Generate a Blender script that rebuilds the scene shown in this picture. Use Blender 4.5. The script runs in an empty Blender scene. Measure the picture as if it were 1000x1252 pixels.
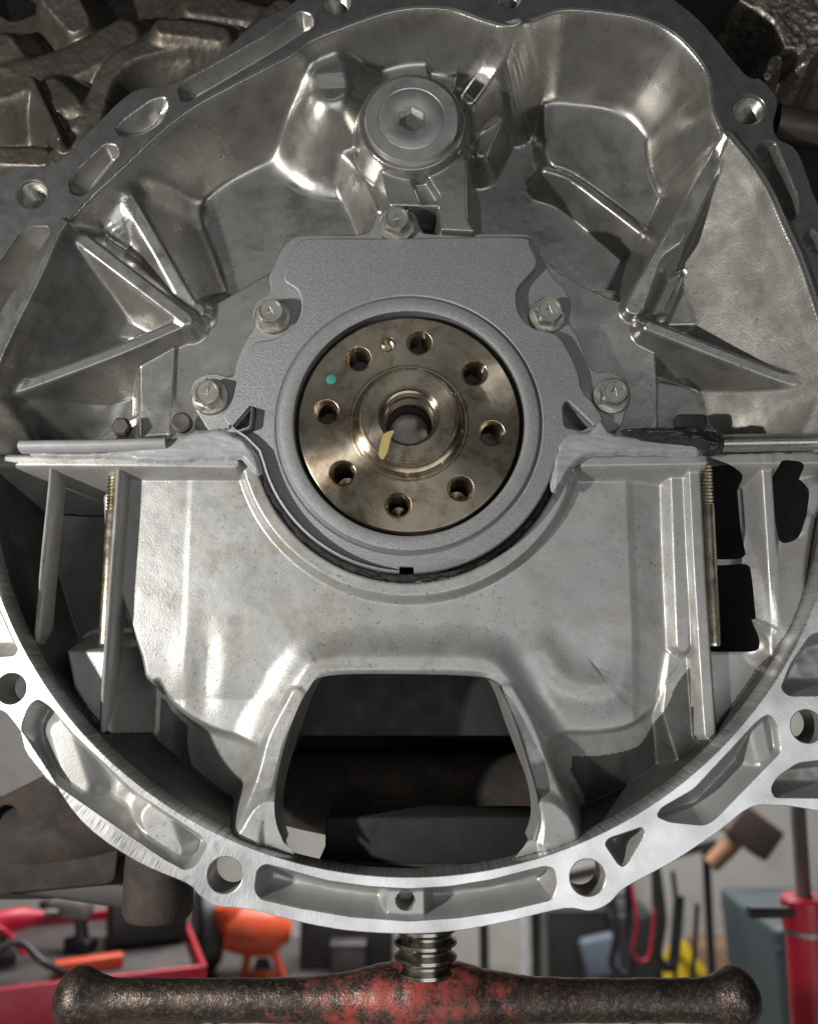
import bpy, bmesh, math, random
import numpy as np
from mathutils import Vector, Matrix

# ------------------------------------------------------------------ camera, world, lamps, exposure
S = 0.0004                      # one drawing unit in metres; y runs away from the camera, 0 = bell-housing face
F, PITCH = 1100.0, math.radians(9.0)
AIM = PITCH + math.atan((626 - 518) / F)
CAM = (0.0, -1100 * math.cos(AIM), -1100 * math.sin(AIM))
scene = bpy.context.scene
cam = bpy.data.objects.new('camera', bpy.data.cameras.new('camera'))
scene.collection.objects.link(cam)
cam.location = [c * S for c in CAM]
cam.rotation_euler = (math.pi / 2 + PITCH, 0, 0)
cam.data.sensor_fit = 'VERTICAL'; cam.data.sensor_height = 36; cam.data.lens = 36 * F / 1252
cam.data.clip_start = 0.01; cam.data.clip_end = 60
cam.data.dof.use_dof = True; cam.data.dof.focus_distance = 1110 * S; cam.data.dof.aperture_fstop = 7
scene.camera = cam
world = bpy.data.worlds.new('World'); scene.world = world; world.use_nodes = True
bg = world.node_tree.nodes['Background']
bg.inputs[0].default_value = (0.78, 0.86, 1.0, 1); bg.inputs[1].default_value = 0.02

def lamp(name, kind, loc, energy, color, **kw):
    l = bpy.data.lights.new(name, kind); l.energy = energy; l.color = color
    for k, v in kw.items():
        if k != 'aim': setattr(l, k, v)
    o = bpy.data.objects.new(name, l); scene.collection.objects.link(o); o.location = loc
    if 'aim' in kw:
        o.rotation_euler = (Vector(kw['aim']) - Vector(loc)).to_track_quat('-Z', 'Y').to_euler()
    return o
lamp('work_lamp', 'POINT', (-0.50, -0.40, -0.11), 19.0, (1.0, 0.97, 0.925), shadow_soft_size=0.011)
lamp('low_front_fill', 'AREA', (0.35, -1.7, -0.62), 7.5, (0.96, 0.98, 1.0), shape='RECTANGLE', size=1.5, size_y=0.9, aim=(0, 0, -0.05))  # unseen broad fill added low behind the camera to brighten flat metal
lamp('garage_tube', 'AREA', (0.1, -1.3, 0.55), 0.7, (0.95, 0.98, 1.0), shape='RECTANGLE', size=1.4, size_y=0.25, aim=(0, 0, 0))
lamp('garage_ceiling', 'AREA', (0.3, 1.9, 1.25), 105.0, (1.0, 0.98, 0.95), shape='RECTANGLE', size=2.0, size_y=1.0, aim=(0.2, 2.1, -1.4))
scene.view_settings.view_transform = 'Standard'; scene.view_settings.look = 'None'
scene.view_settings.exposure = 0.0; scene.view_settings.gamma = 1.0
scene.render.engine = 'CYCLES'

# ------------------------------------------------------------------ helpers
COL = scene.collection
rng = np.random.default_rng(7); random.seed(7)
_cp, _sp = math.cos(PITCH), math.sin(PITCH)

def q(px, py, d=0.0):
    """where the sight line of a photograph pixel meets the plane at depth d -> (x, z)"""
    a, b = (px - 500) / F, (626 - py) / F
    dy, dz = _cp - b * _sp, _sp + b * _cp
    t = (d - CAM[1]) / dy
    return (a * t, CAM[2] + dz * t)
def Q(pts, d=0.0): return [q(p[0], p[1], d) for p in pts]
def q3(px, py, d): x, z = q(px, py, d); return (x, d, z)

def smooth_loop(pts, n=6, closed=True):
    P = np.array(pts, float); m = len(P); out = []
    for i in range(m if closed else m - 1):
        g = (lambda j: P[j % m]) if closed else (lambda j: P[min(max(j, 0), m - 1)])
        p0, p1, p2, p3 = g(i - 1), g(i), g(i + 1), g(i + 2)
        for k in range(n):
            t = k / n
            out.append(0.5 * (2 * p1 + (p2 - p0) * t + (2 * p0 - 5 * p1 + 4 * p2 - p3) * t * t + (3 * p1 - p0 - 3 * p2 + p3) * t ** 3))
    if not closed: out.append(P[-1])
    return [tuple(p) for p in out]
def round_loop(pts, r=6, n=4):
    """polygon with rounded corners"""
    P = [np.array(p, float) for p in pts]; m = len(P); out = []
    for i in range(m):
        a, b, c = P[i - 1], P[i], P[(i + 1) % m]
        la, lc = np.linalg.norm(a - b), np.linalg.norm(c - b)
        k = min(r, la * .45, lc * .45)
        s, e = b + (a - b) / la * k, b + (c - b) / lc * k
        for j in range(n + 1):
            t = j / n
            out.append(tuple((1 - t) ** 2 * s + 2 * t * (1 - t) * b + t * t * e))
    return out
def circ(cx, cz, r, n=48, a0=0, a1=360):
    return [(cx + r * math.cos(math.radians(a0 + (a1 - a0) * i / n)), cz + r * math.sin(math.radians(a0 + (a1 - a0) * i / n))) for i in range(n if a1 - a0 == 360 else n + 1)]

def finish(me, name, mat, parent=None, angle=35, origin=None):
    """me in drawing units, world placed; links it with its origin at its own centre"""
    n = len(me.vertices); co = np.empty(n * 3, 'f'); me.vertices.foreach_get('co', co); co = co.reshape(-1, 3) * S
    c = (co.min(0) + co.max(0)) / 2 if origin is None else np.array(origin) * S
    me.vertices.foreach_set('co', (co - c).ravel())
    me.polygons.foreach_set('use_smooth', np.ones(len(me.polygons), bool))
    if angle is not None: me.set_sharp_from_angle(angle=math.radians(angle))
    me.update()
    me.materials.clear(); me.materials.append(mat)
    o = bpy.data.objects.new(name, me); COL.objects.link(o); o.location = c
    if parent is not None: attach(o, parent)
    return o
def attach(o, parent):
    w = Vector(o.location); p = parent; off = Vector((0, 0, 0))
    while p is not None: off += p.location; p = p.parent
    o.parent = parent; o.location = w - off
def from_lists(name, V, Fc, mat, parent=None, angle=35):
    me = bpy.data.meshes.new(name); me.from_pydata([tuple(v) for v in V], [], Fc)
    bm = bmesh.new(); bm.from_mesh(me); bmesh.ops.recalc_face_normals(bm, faces=bm.faces); bm.to_mesh(me); bm.free()
    return finish(me, name, mat, parent, angle)
def thing(name, label, cat, base=(0, 0, 0), group=None):
    o = bpy.data.objects.new(name, None); COL.objects.link(o); o.location = [b * S for b in base]
    o.empty_display_size = 0.02
    return tag(o, label, cat, group)
def tag(o, label, cat, group=None, kind=None):
    o['label'] = label; o['category'] = cat
    if group: o['group'] = group
    if kind: o['kind'] = kind
    return o

def plate(name, outer, holes, d0, d1, mat, parent=None, bevel=1.5, angle=40, cut=None):
    """slab between depths d0 (front) and d1 with cut-outs and softened edges"""
    cu = bpy.data.curves.new(name, 'CURVE'); cu.dimensions = '2D'; cu.fill_mode = 'BOTH'
    def area(p): return sum(p[i - 1][0] * p[i][1] - p[i][0] * p[i - 1][1] for i in range(len(p)))
    for k, loop in enumerate([outer] + list(holes)):
        if (area(loop) > 0) != (k == 0): loop = loop[::-1]
        sp = cu.splines.new('POLY'); sp.points.add(len(loop) - 1); sp.use_cyclic_u = True
        sp.points.foreach_set('co', np.array([(x, z, 0, 1) for x, z in loop], 'f').ravel())
    cu.extrude = (d1 - d0) / 2 - bevel; cu.bevel_depth = bevel; cu.bevel_resolution = 2; cu.offset = -bevel
    ob = bpy.data.objects.new('tmp', cu); COL.objects.link(ob)
    dg = bpy.context.evaluated_depsgraph_get(); dg.update()
    me = bpy.data.meshes.new_from_object(ob.evaluated_get(dg)); bpy.data.objects.remove(ob)
    n = len(me.vertices); co = np.empty(n * 3, 'f'); me.vertices.foreach_get('co', co); co = co.reshape(-1, 3)
    out = np.stack([co[:, 0], -co[:, 2] + (d0 + d1) / 2, co[:, 1]], 1); me.vertices.foreach_set('co', out.ravel())
    bm = bmesh.new(); bm.from_mesh(me); bmesh.ops.remove_doubles(bm, verts=bm.verts, dist=0.01); bm.to_mesh(me); bm.free()
    if cut:                                                         # a box-shaped notch (x0, x1, z0, z1)
        bm = bmesh.new(); bmesh.ops.create_cube(bm, size=1)
        for v in bm.verts: v.co = ((cut[0] + cut[1]) / 2 + v.co.x * (cut[1] - cut[0]), (d0 + d1) / 2 + v.co.y * (d1 - d0 + 20), (cut[2] + cut[3]) / 2 + v.co.z * (cut[3] - cut[2]))
        mb = bpy.data.meshes.new('box'); bm.to_mesh(mb); bm.free()
        oa, ob = bpy.data.objects.new('a', me), bpy.data.objects.new('b', mb); COL.objects.link(oa); COL.objects.link(ob)
        md = oa.modifiers.new('cut', 'BOOLEAN'); md.operation = 'DIFFERENCE'; md.object = ob; md.solver = 'EXACT'
        dg = bpy.context.evaluated_depsgraph_get(); dg.update(); me = bpy.data.meshes.new_from_object(oa.evaluated_get(dg))
        bpy.data.objects.remove(oa); bpy.data.objects.remove(ob)
    o = finish(me, name, mat, parent, None); me = o.data
    vn = np.empty(len(me.vertices) * 3, 'f'); me.vertex_normals.foreach_get('vector', vn); vn = vn.reshape(-1, 3).copy()
    pn = np.empty(len(me.polygons) * 3, 'f'); me.polygon_normals.foreach_get('vector', pn); pn = pn.reshape(-1, 3)
    lt = np.empty(len(me.polygons), 'i'); me.polygons.foreach_get('loop_total', lt)
    lv = np.empty(len(me.loops), 'i'); me.loops.foreach_get('vertex_index', lv)
    ln = np.repeat(pn, lt, 0)
    for sg in (-1, 1):
        f = ln[:, 1] * sg > .999; vn[lv[f]] = (0, sg, 0)
    me.normals_split_custom_set_from_vertices(vn.tolist())
    return o

def basis(ax):
    a = Vector(ax).normalized(); r = Vector((0, 0, 1)) if abs(a.z) < .9 else Vector((1, 0, 0))
    u = a.cross(r).normalized(); return a, u, a.cross(u)
def lathe(name, prof, org, ax, mat, parent=None, n=48, angle=35, wob=None):
    """prof = [(radius, height along axis)]"""
    a, u, w = basis(ax); o = Vector(org); V = []; Fc = []
    for r, h in prof:
        for i in range(n):
            t = 2 * math.pi * i / n; rr = r * (wob(t, h) if wob else 1)
            V.append(o + a * h + (u * math.cos(t) + w * math.sin(t)) * rr)
    for j in range(len(prof) - 1):
        for i in range(n):
            k = (i + 1) % n; Fc.append((j * n + i, j * n + k, (j + 1) * n + k, (j + 1) * n + i))
    if prof[0][0] > 1e-3: Fc.append(tuple(range(n))[::-1])
    if prof[-1][0] > 1e-3: Fc.append(tuple((len(prof) - 1) * n + i for i in range(n)))
    return from_lists(name, V, Fc, mat, parent, angle)
def lathe_open(name, prof, org, ax, mat, parent=None, n=48, angle=35):
    a, u, w = basis(ax); o = Vector(org); V = []; Fc = []
    for r, h in prof:
        for i in range(n):
            t = 2 * math.pi * i / n; V.append(o + a * h + (u * math.cos(t) + w * math.sin(t)) * r)
    for j in range(len(prof) - 1):
        for i in range(n):
            k = (i + 1) % n; Fc.append((j * n + i, j * n + k, (j + 1) * n + k, (j + 1) * n + i))
    me = bpy.data.meshes.new(name); me.from_pydata([tuple(v) for v in V], [], Fc)
    return finish(me, name, mat, parent, angle)
def tube(name, pts, rad, mat, parent=None, n=14, flat=1.0, smooth=0, angle=50):
    if smooth: pts = smooth_loop(pts, smooth, False)
    P = [Vector(p) for p in pts]; m = len(P); R = rad if isinstance(rad, (list, tuple)) else [rad] * m
    if len(R) != m: R = list(np.interp(np.linspace(0, 1, m), np.linspace(0, 1, len(R)), R))
    V = []; Fc = []; ref = None
    for i in range(m):
        t = (P[min(i + 1, m - 1)] - P[max(i - 1, 0)]).normalized()
        if ref is None: ref = Vector((0, 0, 1)) if abs(t.z) < .9 else Vector((1, 0, 0))
        u = t.cross(ref).normalized(); w = u.cross(t).normalized(); ref = w
        for k in range(n):
            g = 2 * math.pi * k / n; V.append(P[i] + u * math.cos(g) * R[i] + w * math.sin(g) * R[i] * flat)
    for i in range(m - 1):
        for k in range(n): Fc.append((i * n + k, i * n + (k + 1) % n, (i + 1) * n + (k + 1) % n, (i + 1) * n + k))
    Fc.append(tuple(range(n))[::-1]); Fc.append(tuple((m - 1) * n + k for k in range(n)))
    return from_lists(name, V, Fc, mat, parent, angle)
def rbox(name, c, size, mat, parent=None, bev=6, rot=(0, 0, 0), taper=1.0, seg=3):
    bm = bmesh.new(); bmesh.ops.create_cube(bm, size=1)
    for v in bm.verts:
        k = taper if v.co.z > 0 else 1.0
        v.co = Vector((v.co.x * size[0] * k, v.co.y * size[1] * k, v.co.z * size[2]))
    bmesh.ops.bevel(bm, geom=list(bm.edges), offset=min(bev, min(size) * .45), segments=seg, profile=.5, affect='EDGES')
    from mathutils import Euler
    M = Matrix.Translation(Vector(c)) @ Euler([math.radians(a) for a in rot]).to_matrix().to_4x4()
    bm.transform(M); me = bpy.data.meshes.new(name); bm.to_mesh(me); bm.free()
    return finish(me, name, mat, parent, 40)

# ---- height sheets for the castings
def smin(a, b, k): h = np.clip(.5 + .5 * (b - a) / k, 0, 1); return b * (1 - h) + a * h - k * h * (1 - h)
def smax(a, b, k): return -smin(-a, -b, k)
def vnoise(X, Z, sc, seed, oct=1):
    out = np.zeros_like(X); amp = 1.0; tot = 0
    for o in range(oct):
        g = np.random.default_rng(seed + o).random((257, 257)) * 2 - 1
        fx, fz = X / sc, Z / sc; ix, iz = np.floor(fx).astype(int), np.floor(fz).astype(int)
        tx, tz = fx - ix, fz - iz; tx = tx ** 3 * (tx * (6 * tx - 15) + 10); tz = tz ** 3 * (tz * (6 * tz - 15) + 10)
        A = g[ix % 257, iz % 257]; B = g[(ix + 1) % 257, iz % 257]; C = g[ix % 257, (iz + 1) % 257]; D = g[(ix + 1) % 257, (iz + 1) % 257]
        out += amp * ((A * (1 - tx) + B * tx) * (1 - tz) + (C * (1 - tx) + D * tx) * tz); tot += amp; amp *= .5; sc /= 2
    return out / tot
def sd_poly(X, Z, pts):
    d = np.full(X.shape, 1e18); s = np.ones(X.shape, bool); P = np.array(pts); m = len(P)
    for i in range(m):
        ax, az = P[i - 1]; bx, bz = P[i]; ex, ez = bx - ax, bz - az
        wx, wz = X - ax, Z - az; t = np.clip((wx * ex + wz * ez) / (ex * ex + ez * ez + 1e-9), 0, 1)
        d = np.minimum(d, (wx - ex * t) ** 2 + (wz - ez * t) ** 2)
        c = ((az > Z) != (bz > Z)); xi = ax + (Z - az) * ex / (ez if abs(ez) > 1e-9 else 1e-9); s ^= c & (X < xi)
    return np.where(s, 1, -1) * np.sqrt(d)
class Sheet:
    def __init__(self, x0, x1, z0, z1, step, floor):
        self.x = np.arange(x0, x1, step); self.z = np.arange(z0, z1, step)
        self.X, self.Z = np.meshgrid(self.x, self.z, indexing='ij')
        self.H = np.zeros_like(self.X) + floor; self.L = np.zeros(self.X.shape, int); self.names = [('casting', None)]
        self.keep = np.ones(self.X.shape, bool); self.step = step; self.PX = self.X.copy(); self.PZ = self.Z.copy()
    def idn(self, name, mat=None):
        self.names.append((name, mat)); return len(self.names) - 1
    def put(self, dep, k, name=None, mat=None, lab=None, bias=0):
        if name or lab is not None:
            i = self.idn(name, mat) if lab is None else lab
            self.L = np.where(dep < self.H + bias, i, self.L)
        self.H = smin(self.H, dep, k)
    def cut(self, dep, k, name=None, mat=None, where=None):
        if name: self.L = np.where(dep > self.H, self.idn(name, mat), self.L)
        h = smax(self.H, dep, k); self.H = h if where is None else np.where(where, h, self.H)
    def poly(self, pts, d, slope=4, r=4, k=8, name=None, mat=None, dep=None, smooth=0, bias=0):
        P = Q(pts, d)
        if smooth: P = smooth_loop(P, smooth)
        sd = sd_poly(self.X, self.Z, P); base = d if dep is None else dep
        self.put(base + slope * (np.sqrt(np.maximum(sd, 0) ** 2 + r * r) - r), k, name, mat, None, bias)
    def hollow(self, pts, floor, slope=4, r=5, k=8, name=None, mat=None, smooth=0, dep=None):
        P = Q(pts, floor)
        if smooth: P = smooth_loop(P, smooth)
        sd = sd_poly(self.X, self.Z, P)
        self.cut((floor if dep is None else dep) - slope * (np.sqrt(np.maximum(sd, 0) ** 2 + r * r) - r), k, name, mat)
    def rib(self, pts, slope=3, r=4, k=8, name=None, mat=None, side=None, bias=0):
        """pts = (px, py, depth, half width)"""
        D = np.full(self.X.shape, 1e9); W = np.zeros_like(D); C = np.zeros_like(D)
        if len(pts) > 2: pts = smooth_loop(pts, 5, False)
        for (a, b) in zip(pts[:-1], pts[1:]):
            ax, az = q(a[0], a[1], a[2]); bx, bz = q(b[0], b[1], b[2]); ex, ez = bx - ax, bz - az
            t = np.clip(((self.X - ax) * ex + (self.Z - az) * ez) / (ex * ex + ez * ez), 0, 1)
            dist = np.hypot(self.X - ax - ex * t, self.Z - az - ez * t); nr = dist < D
            D = np.where(nr, dist, D); W = np.where(nr, a[3] + (b[3] - a[3]) * t, W); C = np.where(nr, a[2] + (b[2] - a[2]) * t, C)
        dep = C + slope * (np.sqrt(np.maximum(D - W, 0) ** 2 + r * r) - r)
        if side:                                                    # the wall ends at this line
            (x0, z0), (x1, z1) = q(*side[0]), q(*side[1]); ln = math.hypot(x1 - x0, z1 - z0)
            dep = dep + 6 * np.maximum(((self.X - x0) * (z1 - z0) - (self.Z - z0) * (x1 - x0)) / ln, 0)
        self.put(dep, k, name, mat, None, bias)
    def dome(self, px, py, d, R, sq=1.0, k=10, name=None, mat=None):
        cx, cz = q(px, py, d); dist = np.hypot(self.X - cx, (self.Z - cz) * sq)
        self.put(d + R - np.sqrt(np.maximum(R * R - dist ** 2, 0)) + np.maximum(dist - R * .97, 0) * 6, k, name, mat)
    def trim(self, sd):
        """drop what lies at sd < 0 and draw the edge onto the outline"""
        gx = np.gradient(sd, self.x, axis=0); gz = np.gradient(sd, self.z, axis=1); g = np.maximum(gx * gx + gz * gz, .3)
        near = np.abs(sd) < .8 * self.step
        self.PX = np.where(near, self.PX - sd * gx / g, self.PX); self.PZ = np.where(near, self.PZ - sd * gz / g, self.PZ)
        self.keep &= sd > -.8 * self.step
    def pieces(self, Lc, kc):
        """every unconnected patch becomes a part of its own; specks join their neighbour"""
        Lc[~kc] = -1
        for rnd in (0, 1):
            par = []; runs = []; prev = []
            def find(a):
                while par[a] != a: par[a] = par[par[a]]; a = par[a]
                return a
            for i in range(Lc.shape[0]):
                row = Lc[i]; b = np.flatnonzero(np.diff(row)) + 1; b = np.concatenate([[0], b, [len(row)]]); cur = []; p = 0
                for a0, a1 in zip(b[:-1], b[1:]):
                    l = row[a0]
                    if l < 0: continue
                    k = len(par); par.append(k); runs.append((i, a0, a1, l)); cur.append(k)
                    for m in prev:
                        _, c0, c1, l2 = runs[m]
                        if l2 == l and c0 < a1 and a0 < c1: ra, rb_ = find(m), find(k); par[rb_] = ra
                prev = cur
            comp = {}
            for k, r in enumerate(runs): comp.setdefault(find(k), []).append(r)
            seen = set()
            for c, rs_ in sorted(comp.items(), key=lambda t: -sum(r[2] - r[1] for r in t[1])):
                l = rs_[0][3]; n = sum(r[2] - r[1] for r in rs_)
                if rnd == 0 and n < 260:
                    new = -1
                    for i, a0, a1, _ in rs_:
                        for j in (a0 - 1, a1):
                            if 0 <= j < Lc.shape[1] and Lc[i, j] >= 0 and Lc[i, j] != l: new = Lc[i, j]
                    if new >= 0:
                        for i, a0, a1, _ in rs_: Lc[i, a0:a1] = new
                elif rnd == 1:
                    if l in seen:
                        new = self.idn(*self.names[l])
                        for i, a0, a1, _ in rs_: Lc[i, a0:a1] = new
                    seen.add(l)
        return Lc
    def build(self, mat, parent, min_cells=60, only=None):
        gx = np.gradient(self.H, self.x, axis=0); gz = np.gradient(self.H, self.z, axis=1)
        N = np.stack([gx, -np.ones_like(gx), gz], -1); N /= np.linalg.norm(N, axis=-1, keepdims=True)
        kc = self.keep[:-1, :-1] & self.keep[1:, :-1] & self.keep[:-1, 1:] & self.keep[1:, 1:]
        Lc = self.pieces(self.L[:-1, :-1].copy(), kc); nx, nz = self.X.shape; idx = np.arange(nx * nz).reshape(nx, nz); res = {}
        for i, (nm, m) in enumerate(list(self.names)):
            sel = kc & (Lc == i)
            if sel.sum() < min_cells: continue
            f = np.stack([idx[:-1, :-1][sel], idx[1:, :-1][sel], idx[1:, 1:][sel], idx[:-1, 1:][sel]], 1)
            used, inv = np.unique(f, return_inverse=True); f = inv.reshape(f.shape)
            V = np.stack([self.PX.ravel()[used], self.H.ravel()[used], self.PZ.ravel()[used]], 1)
            me = bpy.data.meshes.new(nm); me.vertices.add(len(V)); me.vertices.foreach_set('co', V.astype('f').ravel())
            me.loops.add(f.size); me.loops.foreach_set('vertex_index', f.astype('i').ravel())
            me.polygons.add(len(f)); me.polygons.foreach_set('loop_start', np.arange(0, f.size, 4, dtype='i'))
            me.update(calc_edges=True)
            o = finish(me, nm, m or mat, parent, None)
            me.normals_split_custom_set_from_vertices(N.reshape(-1, 3)[used].tolist())
            res.setdefault(nm, []).append(o)
        return res

# ------------------------------------------------------------------ materials
def mat(name, base, rough=.45, metal=1.0, var=.25, sc=30, bump=.15, bsc=900, dark=None, dsc=60, damt=0.0, rvar=.12, tint=None, spots=0, coat=0):
    m = bpy.data.materials.new(name); m.use_nodes = True; T = m.node_tree; N = T.nodes; L = T.links
    P = N['Principled BSDF']; g = N.new('ShaderNodeNewGeometry')
    P.inputs['Metallic'].default_value = metal
    def noise(scale, detail=4, rough_=.6, dist=0):
        n = N.new('ShaderNodeTexNoise'); n.inputs['Scale'].default_value = scale; n.inputs['Detail'].default_value = detail
        n.inputs['Roughness'].default_value = rough_; n.inputs['Distortion'].default_value = dist
        L.new(g.outputs['Position'], n.inputs['Vector']); return n
    def ramp(n, a, b, c0, c1):
        r = N.new('ShaderNodeValToRGB'); e = r.color_ramp.elements; e[0].position = a; e[1].position = b
        e[0].color = (*c0, 1); e[1].color = (*c1, 1); L.new(n.outputs['Fac'], r.inputs['Fac']); return r
    lo = [c * (1 - var) for c in base]; hi = [min(1, c * (1 + var * .6)) for c in base]
    if tint: lo = [a * b for a, b in zip(lo, tint)]
    n1 = noise(sc, 5); col = ramp(n1, .3, .7, lo, hi).outputs['Color']
    if dark is not None:
        n2 = noise(dsc, 6, .7, .6); r2 = ramp(n2, .5 - damt * .3, .72 - damt * .3, (0, 0, 0), (1, 1, 1))
        mx = N.new('ShaderNodeMix'); mx.data_type = 'RGBA'; L.new(r2.outputs['Color'], mx.inputs['Factor'])
        L.new(col, mx.inputs[6]); mx.inputs[7].default_value = (*dark, 1); col = mx.outputs[2]
    if spots:                                                       # pits and specks
        n5 = noise(spots, 2, .5); r5 = ramp(n5, .63, .70, (1, 1, 1), (.6, .58, .54)); m5 = N.new('ShaderNodeMix'); m5.data_type = 'RGBA'; m5.blend_type = 'MULTIPLY'
        n6 = noise(14, 3); r6 = ramp(n6, .42, .62, (0, 0, 0), (1, 1, 1)); L.new(r6.outputs['Color'], m5.inputs['Factor'])
        L.new(col, m5.inputs[6]); L.new(r5.outputs['Color'], m5.inputs[7]); col = m5.outputs[2]
    L.new(col, P.inputs['Base Color'])
    n3 = noise(sc * 2.3, 4); mr = N.new('ShaderNodeMapRange'); mr.inputs['From Min'].default_value = .3; mr.inputs['From Max'].default_value = .7
    mr.inputs['To Min'].default_value = max(.05, rough - rvar); mr.inputs['To Max'].default_value = min(1, rough + rvar)
    L.new(n3.outputs['Fac'], mr.inputs['Value']); L.new(mr.outputs['Result'], P.inputs['Roughness'])
    if bump:
        n4 = noise(bsc, 3); b = N.new('ShaderNodeBump'); b.inputs['Strength'].default_value = bump; b.inputs['Distance'].default_value = .0006
        L.new(n4.outputs['Fac'], b.inputs['Height']); L.new(b.outputs['Normal'], P.inputs['Normal'])
    if coat: P.inputs['Coat Weight'].default_value = coat
    return m
M = {}
M['cast'] = mat('cast_aluminium', (.43, .42, .395), .29, .86, .10, 26, .10, 1300, (.34, .325, .29), 38, .0, spots=600)
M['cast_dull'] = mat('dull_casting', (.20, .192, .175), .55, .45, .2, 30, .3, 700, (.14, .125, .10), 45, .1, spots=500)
M['cast_pan'] = mat('cast_aluminium_pan', (.42, .42, .412), .42, .52, .08, 34, .20, 1100, (.355, .33, .275), 34, .05, spots=560)
M['cast_rough'] = mat('rough_casting', (.105, .095, .08), .48, .7, .25, 40, .15, 420, (.085, .07, .055), 45, .25)
M['flange_dark'] = mat('stained_flange', (.15, .152, .152), .45, .7, .15, 40, .06, 1800, (.115, .113, .11), 90, .2)
M['plate'] = mat('sand_cast_plate', (.315, .318, .322), .5, .6, .28, 1300, .55, 1700, (.26, .26, .26), 30, -.15)
M['steel'] = mat('zinc_steel', (.56, .545, .48), .34, .9, .15, 90, .08, 900)
M['plug'] = mat('plug_steel', (.46, .46, .44), .36, .75, .12, 50, .08, 1200)
M['stud'] = mat('stud_steel', (.60, .56, .44), .36, 1, .25, 80, .1, 900, (.3, .25, .16), 120, .2)
M['black'] = mat('black_rubber', (.018, .018, .018), .82, 0, .3, 60, .2, 900)
M['grime'] = mat('oily_iron', (.03, .027, .025), .85, .0, .4, 30, .5, 350, (.055, .036, .026), 60, .15)
M['oily'] = mat('oily_casting', (.17, .165, .155), .5, 1, .35, 20, .2, 900, (.09, .08, .07), 40, .3)
M['recess_shade'] = mat('recess_shade_casting', (.15, .147, .14), .5, .8, .2, 20, .15, 900, (.10, .096, .088), 40, .1)  # casting tone darkened to paint in shade inside the pan
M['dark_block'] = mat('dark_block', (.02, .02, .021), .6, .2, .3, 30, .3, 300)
M['seal'] = mat('grey_sealant', (.31, .315, .32), .42, 0, .12, 90, .25, 700)
M['seal_black'] = mat('black_sealant', (.02, .02, .022), .22, 0, .2, 90, .5, 500, (.16, .16, .16), 160, -.25)

def ring_mat():
    m = mat('milled_flange', (.68, .677, .67), .34, .85, .12, 28, 0, 800); T = m.node_tree; N = T.nodes; L = T.links; P = N['Principled BSDF']
    g = N.new('ShaderNodeNewGeometry'); sep = N.new('ShaderNodeSeparateXYZ'); L.new(g.outputs['Position'], sep.inputs[0])
    at = N.new('ShaderNodeMath'); at.operation = 'ARCTAN2'; L.new(sep.outputs['Z'], at.inputs[0]); L.new(sep.outputs['X'], at.inputs[1])
    ln = N.new('ShaderNodeVectorMath'); ln.operation = 'LENGTH'; L.new(g.outputs['Position'], ln.inputs[0])
    cb = N.new('ShaderNodeCombineXYZ'); mu = N.new('ShaderNodeMath'); mu.operation = 'MULTIPLY'; mu.inputs[1].default_value = 620
    L.new(at.outputs[0], mu.inputs[0]); L.new(mu.outputs[0], cb.inputs[0])
    m2 = N.new('ShaderNodeMath'); m2.operation = 'MULTIPLY'; m2.inputs[1].default_value = 160; L.new(ln.outputs['Value'], m2.inputs[0]); L.new(m2.outputs[0], cb.inputs[1])
    nz = N.new('ShaderNodeTexNoise'); nz.inputs['Scale'].default_value = 1; nz.inputs['Detail'].default_value = 3; L.new(cb.outputs[0], nz.inputs['Vector'])
    b = N.new('ShaderNodeBump'); b.inputs['Strength'].default_value = .14; b.inputs['Distance'].default_value = .0003
    L.new(nz.outputs['Fac'], b.inputs['Height']); L.new(b.outputs['Normal'], P.inputs['Normal'])
    pt = N.new('ShaderNodeTexNoise'); pt.inputs['Scale'].default_value = 45; pt.inputs['Detail'].default_value = 3; L.new(g.outputs['Position'], pt.inputs['Vector'])
    sm = N.new('ShaderNodeMath'); sm.operation = 'MULTIPLY'; L.new(nz.outputs['Fac'], sm.inputs[0]); L.new(pt.outputs['Fac'], sm.inputs[1])
    rp = N.new('ShaderNodeValToRGB'); rp.color_ramp.elements[0].position = .14; rp.color_ramp.elements[1].position = .36
    rp.color_ramp.elements[0].color = (.46, .455, .45, 1); rp.color_ramp.elements[1].color = (.82, .815, .81, 1); L.new(sm.outputs[0], rp.inputs['Fac']); L.new(rp.outputs['Color'], P.inputs['Base Color'])
    mr = N.new('ShaderNodeMapRange'); mr.inputs['From Min'].default_value = .35; mr.inputs['From Max'].default_value = .65
    mr.inputs['To Min'].default_value = .26; mr.inputs['To Max'].default_value = .42
    L.new(nz.outputs['Fac'], mr.inputs['Value']); L.new(mr.outputs['Result'], P.inputs['Roughness'])
    return m
M['ring'] = ring_mat()
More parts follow.
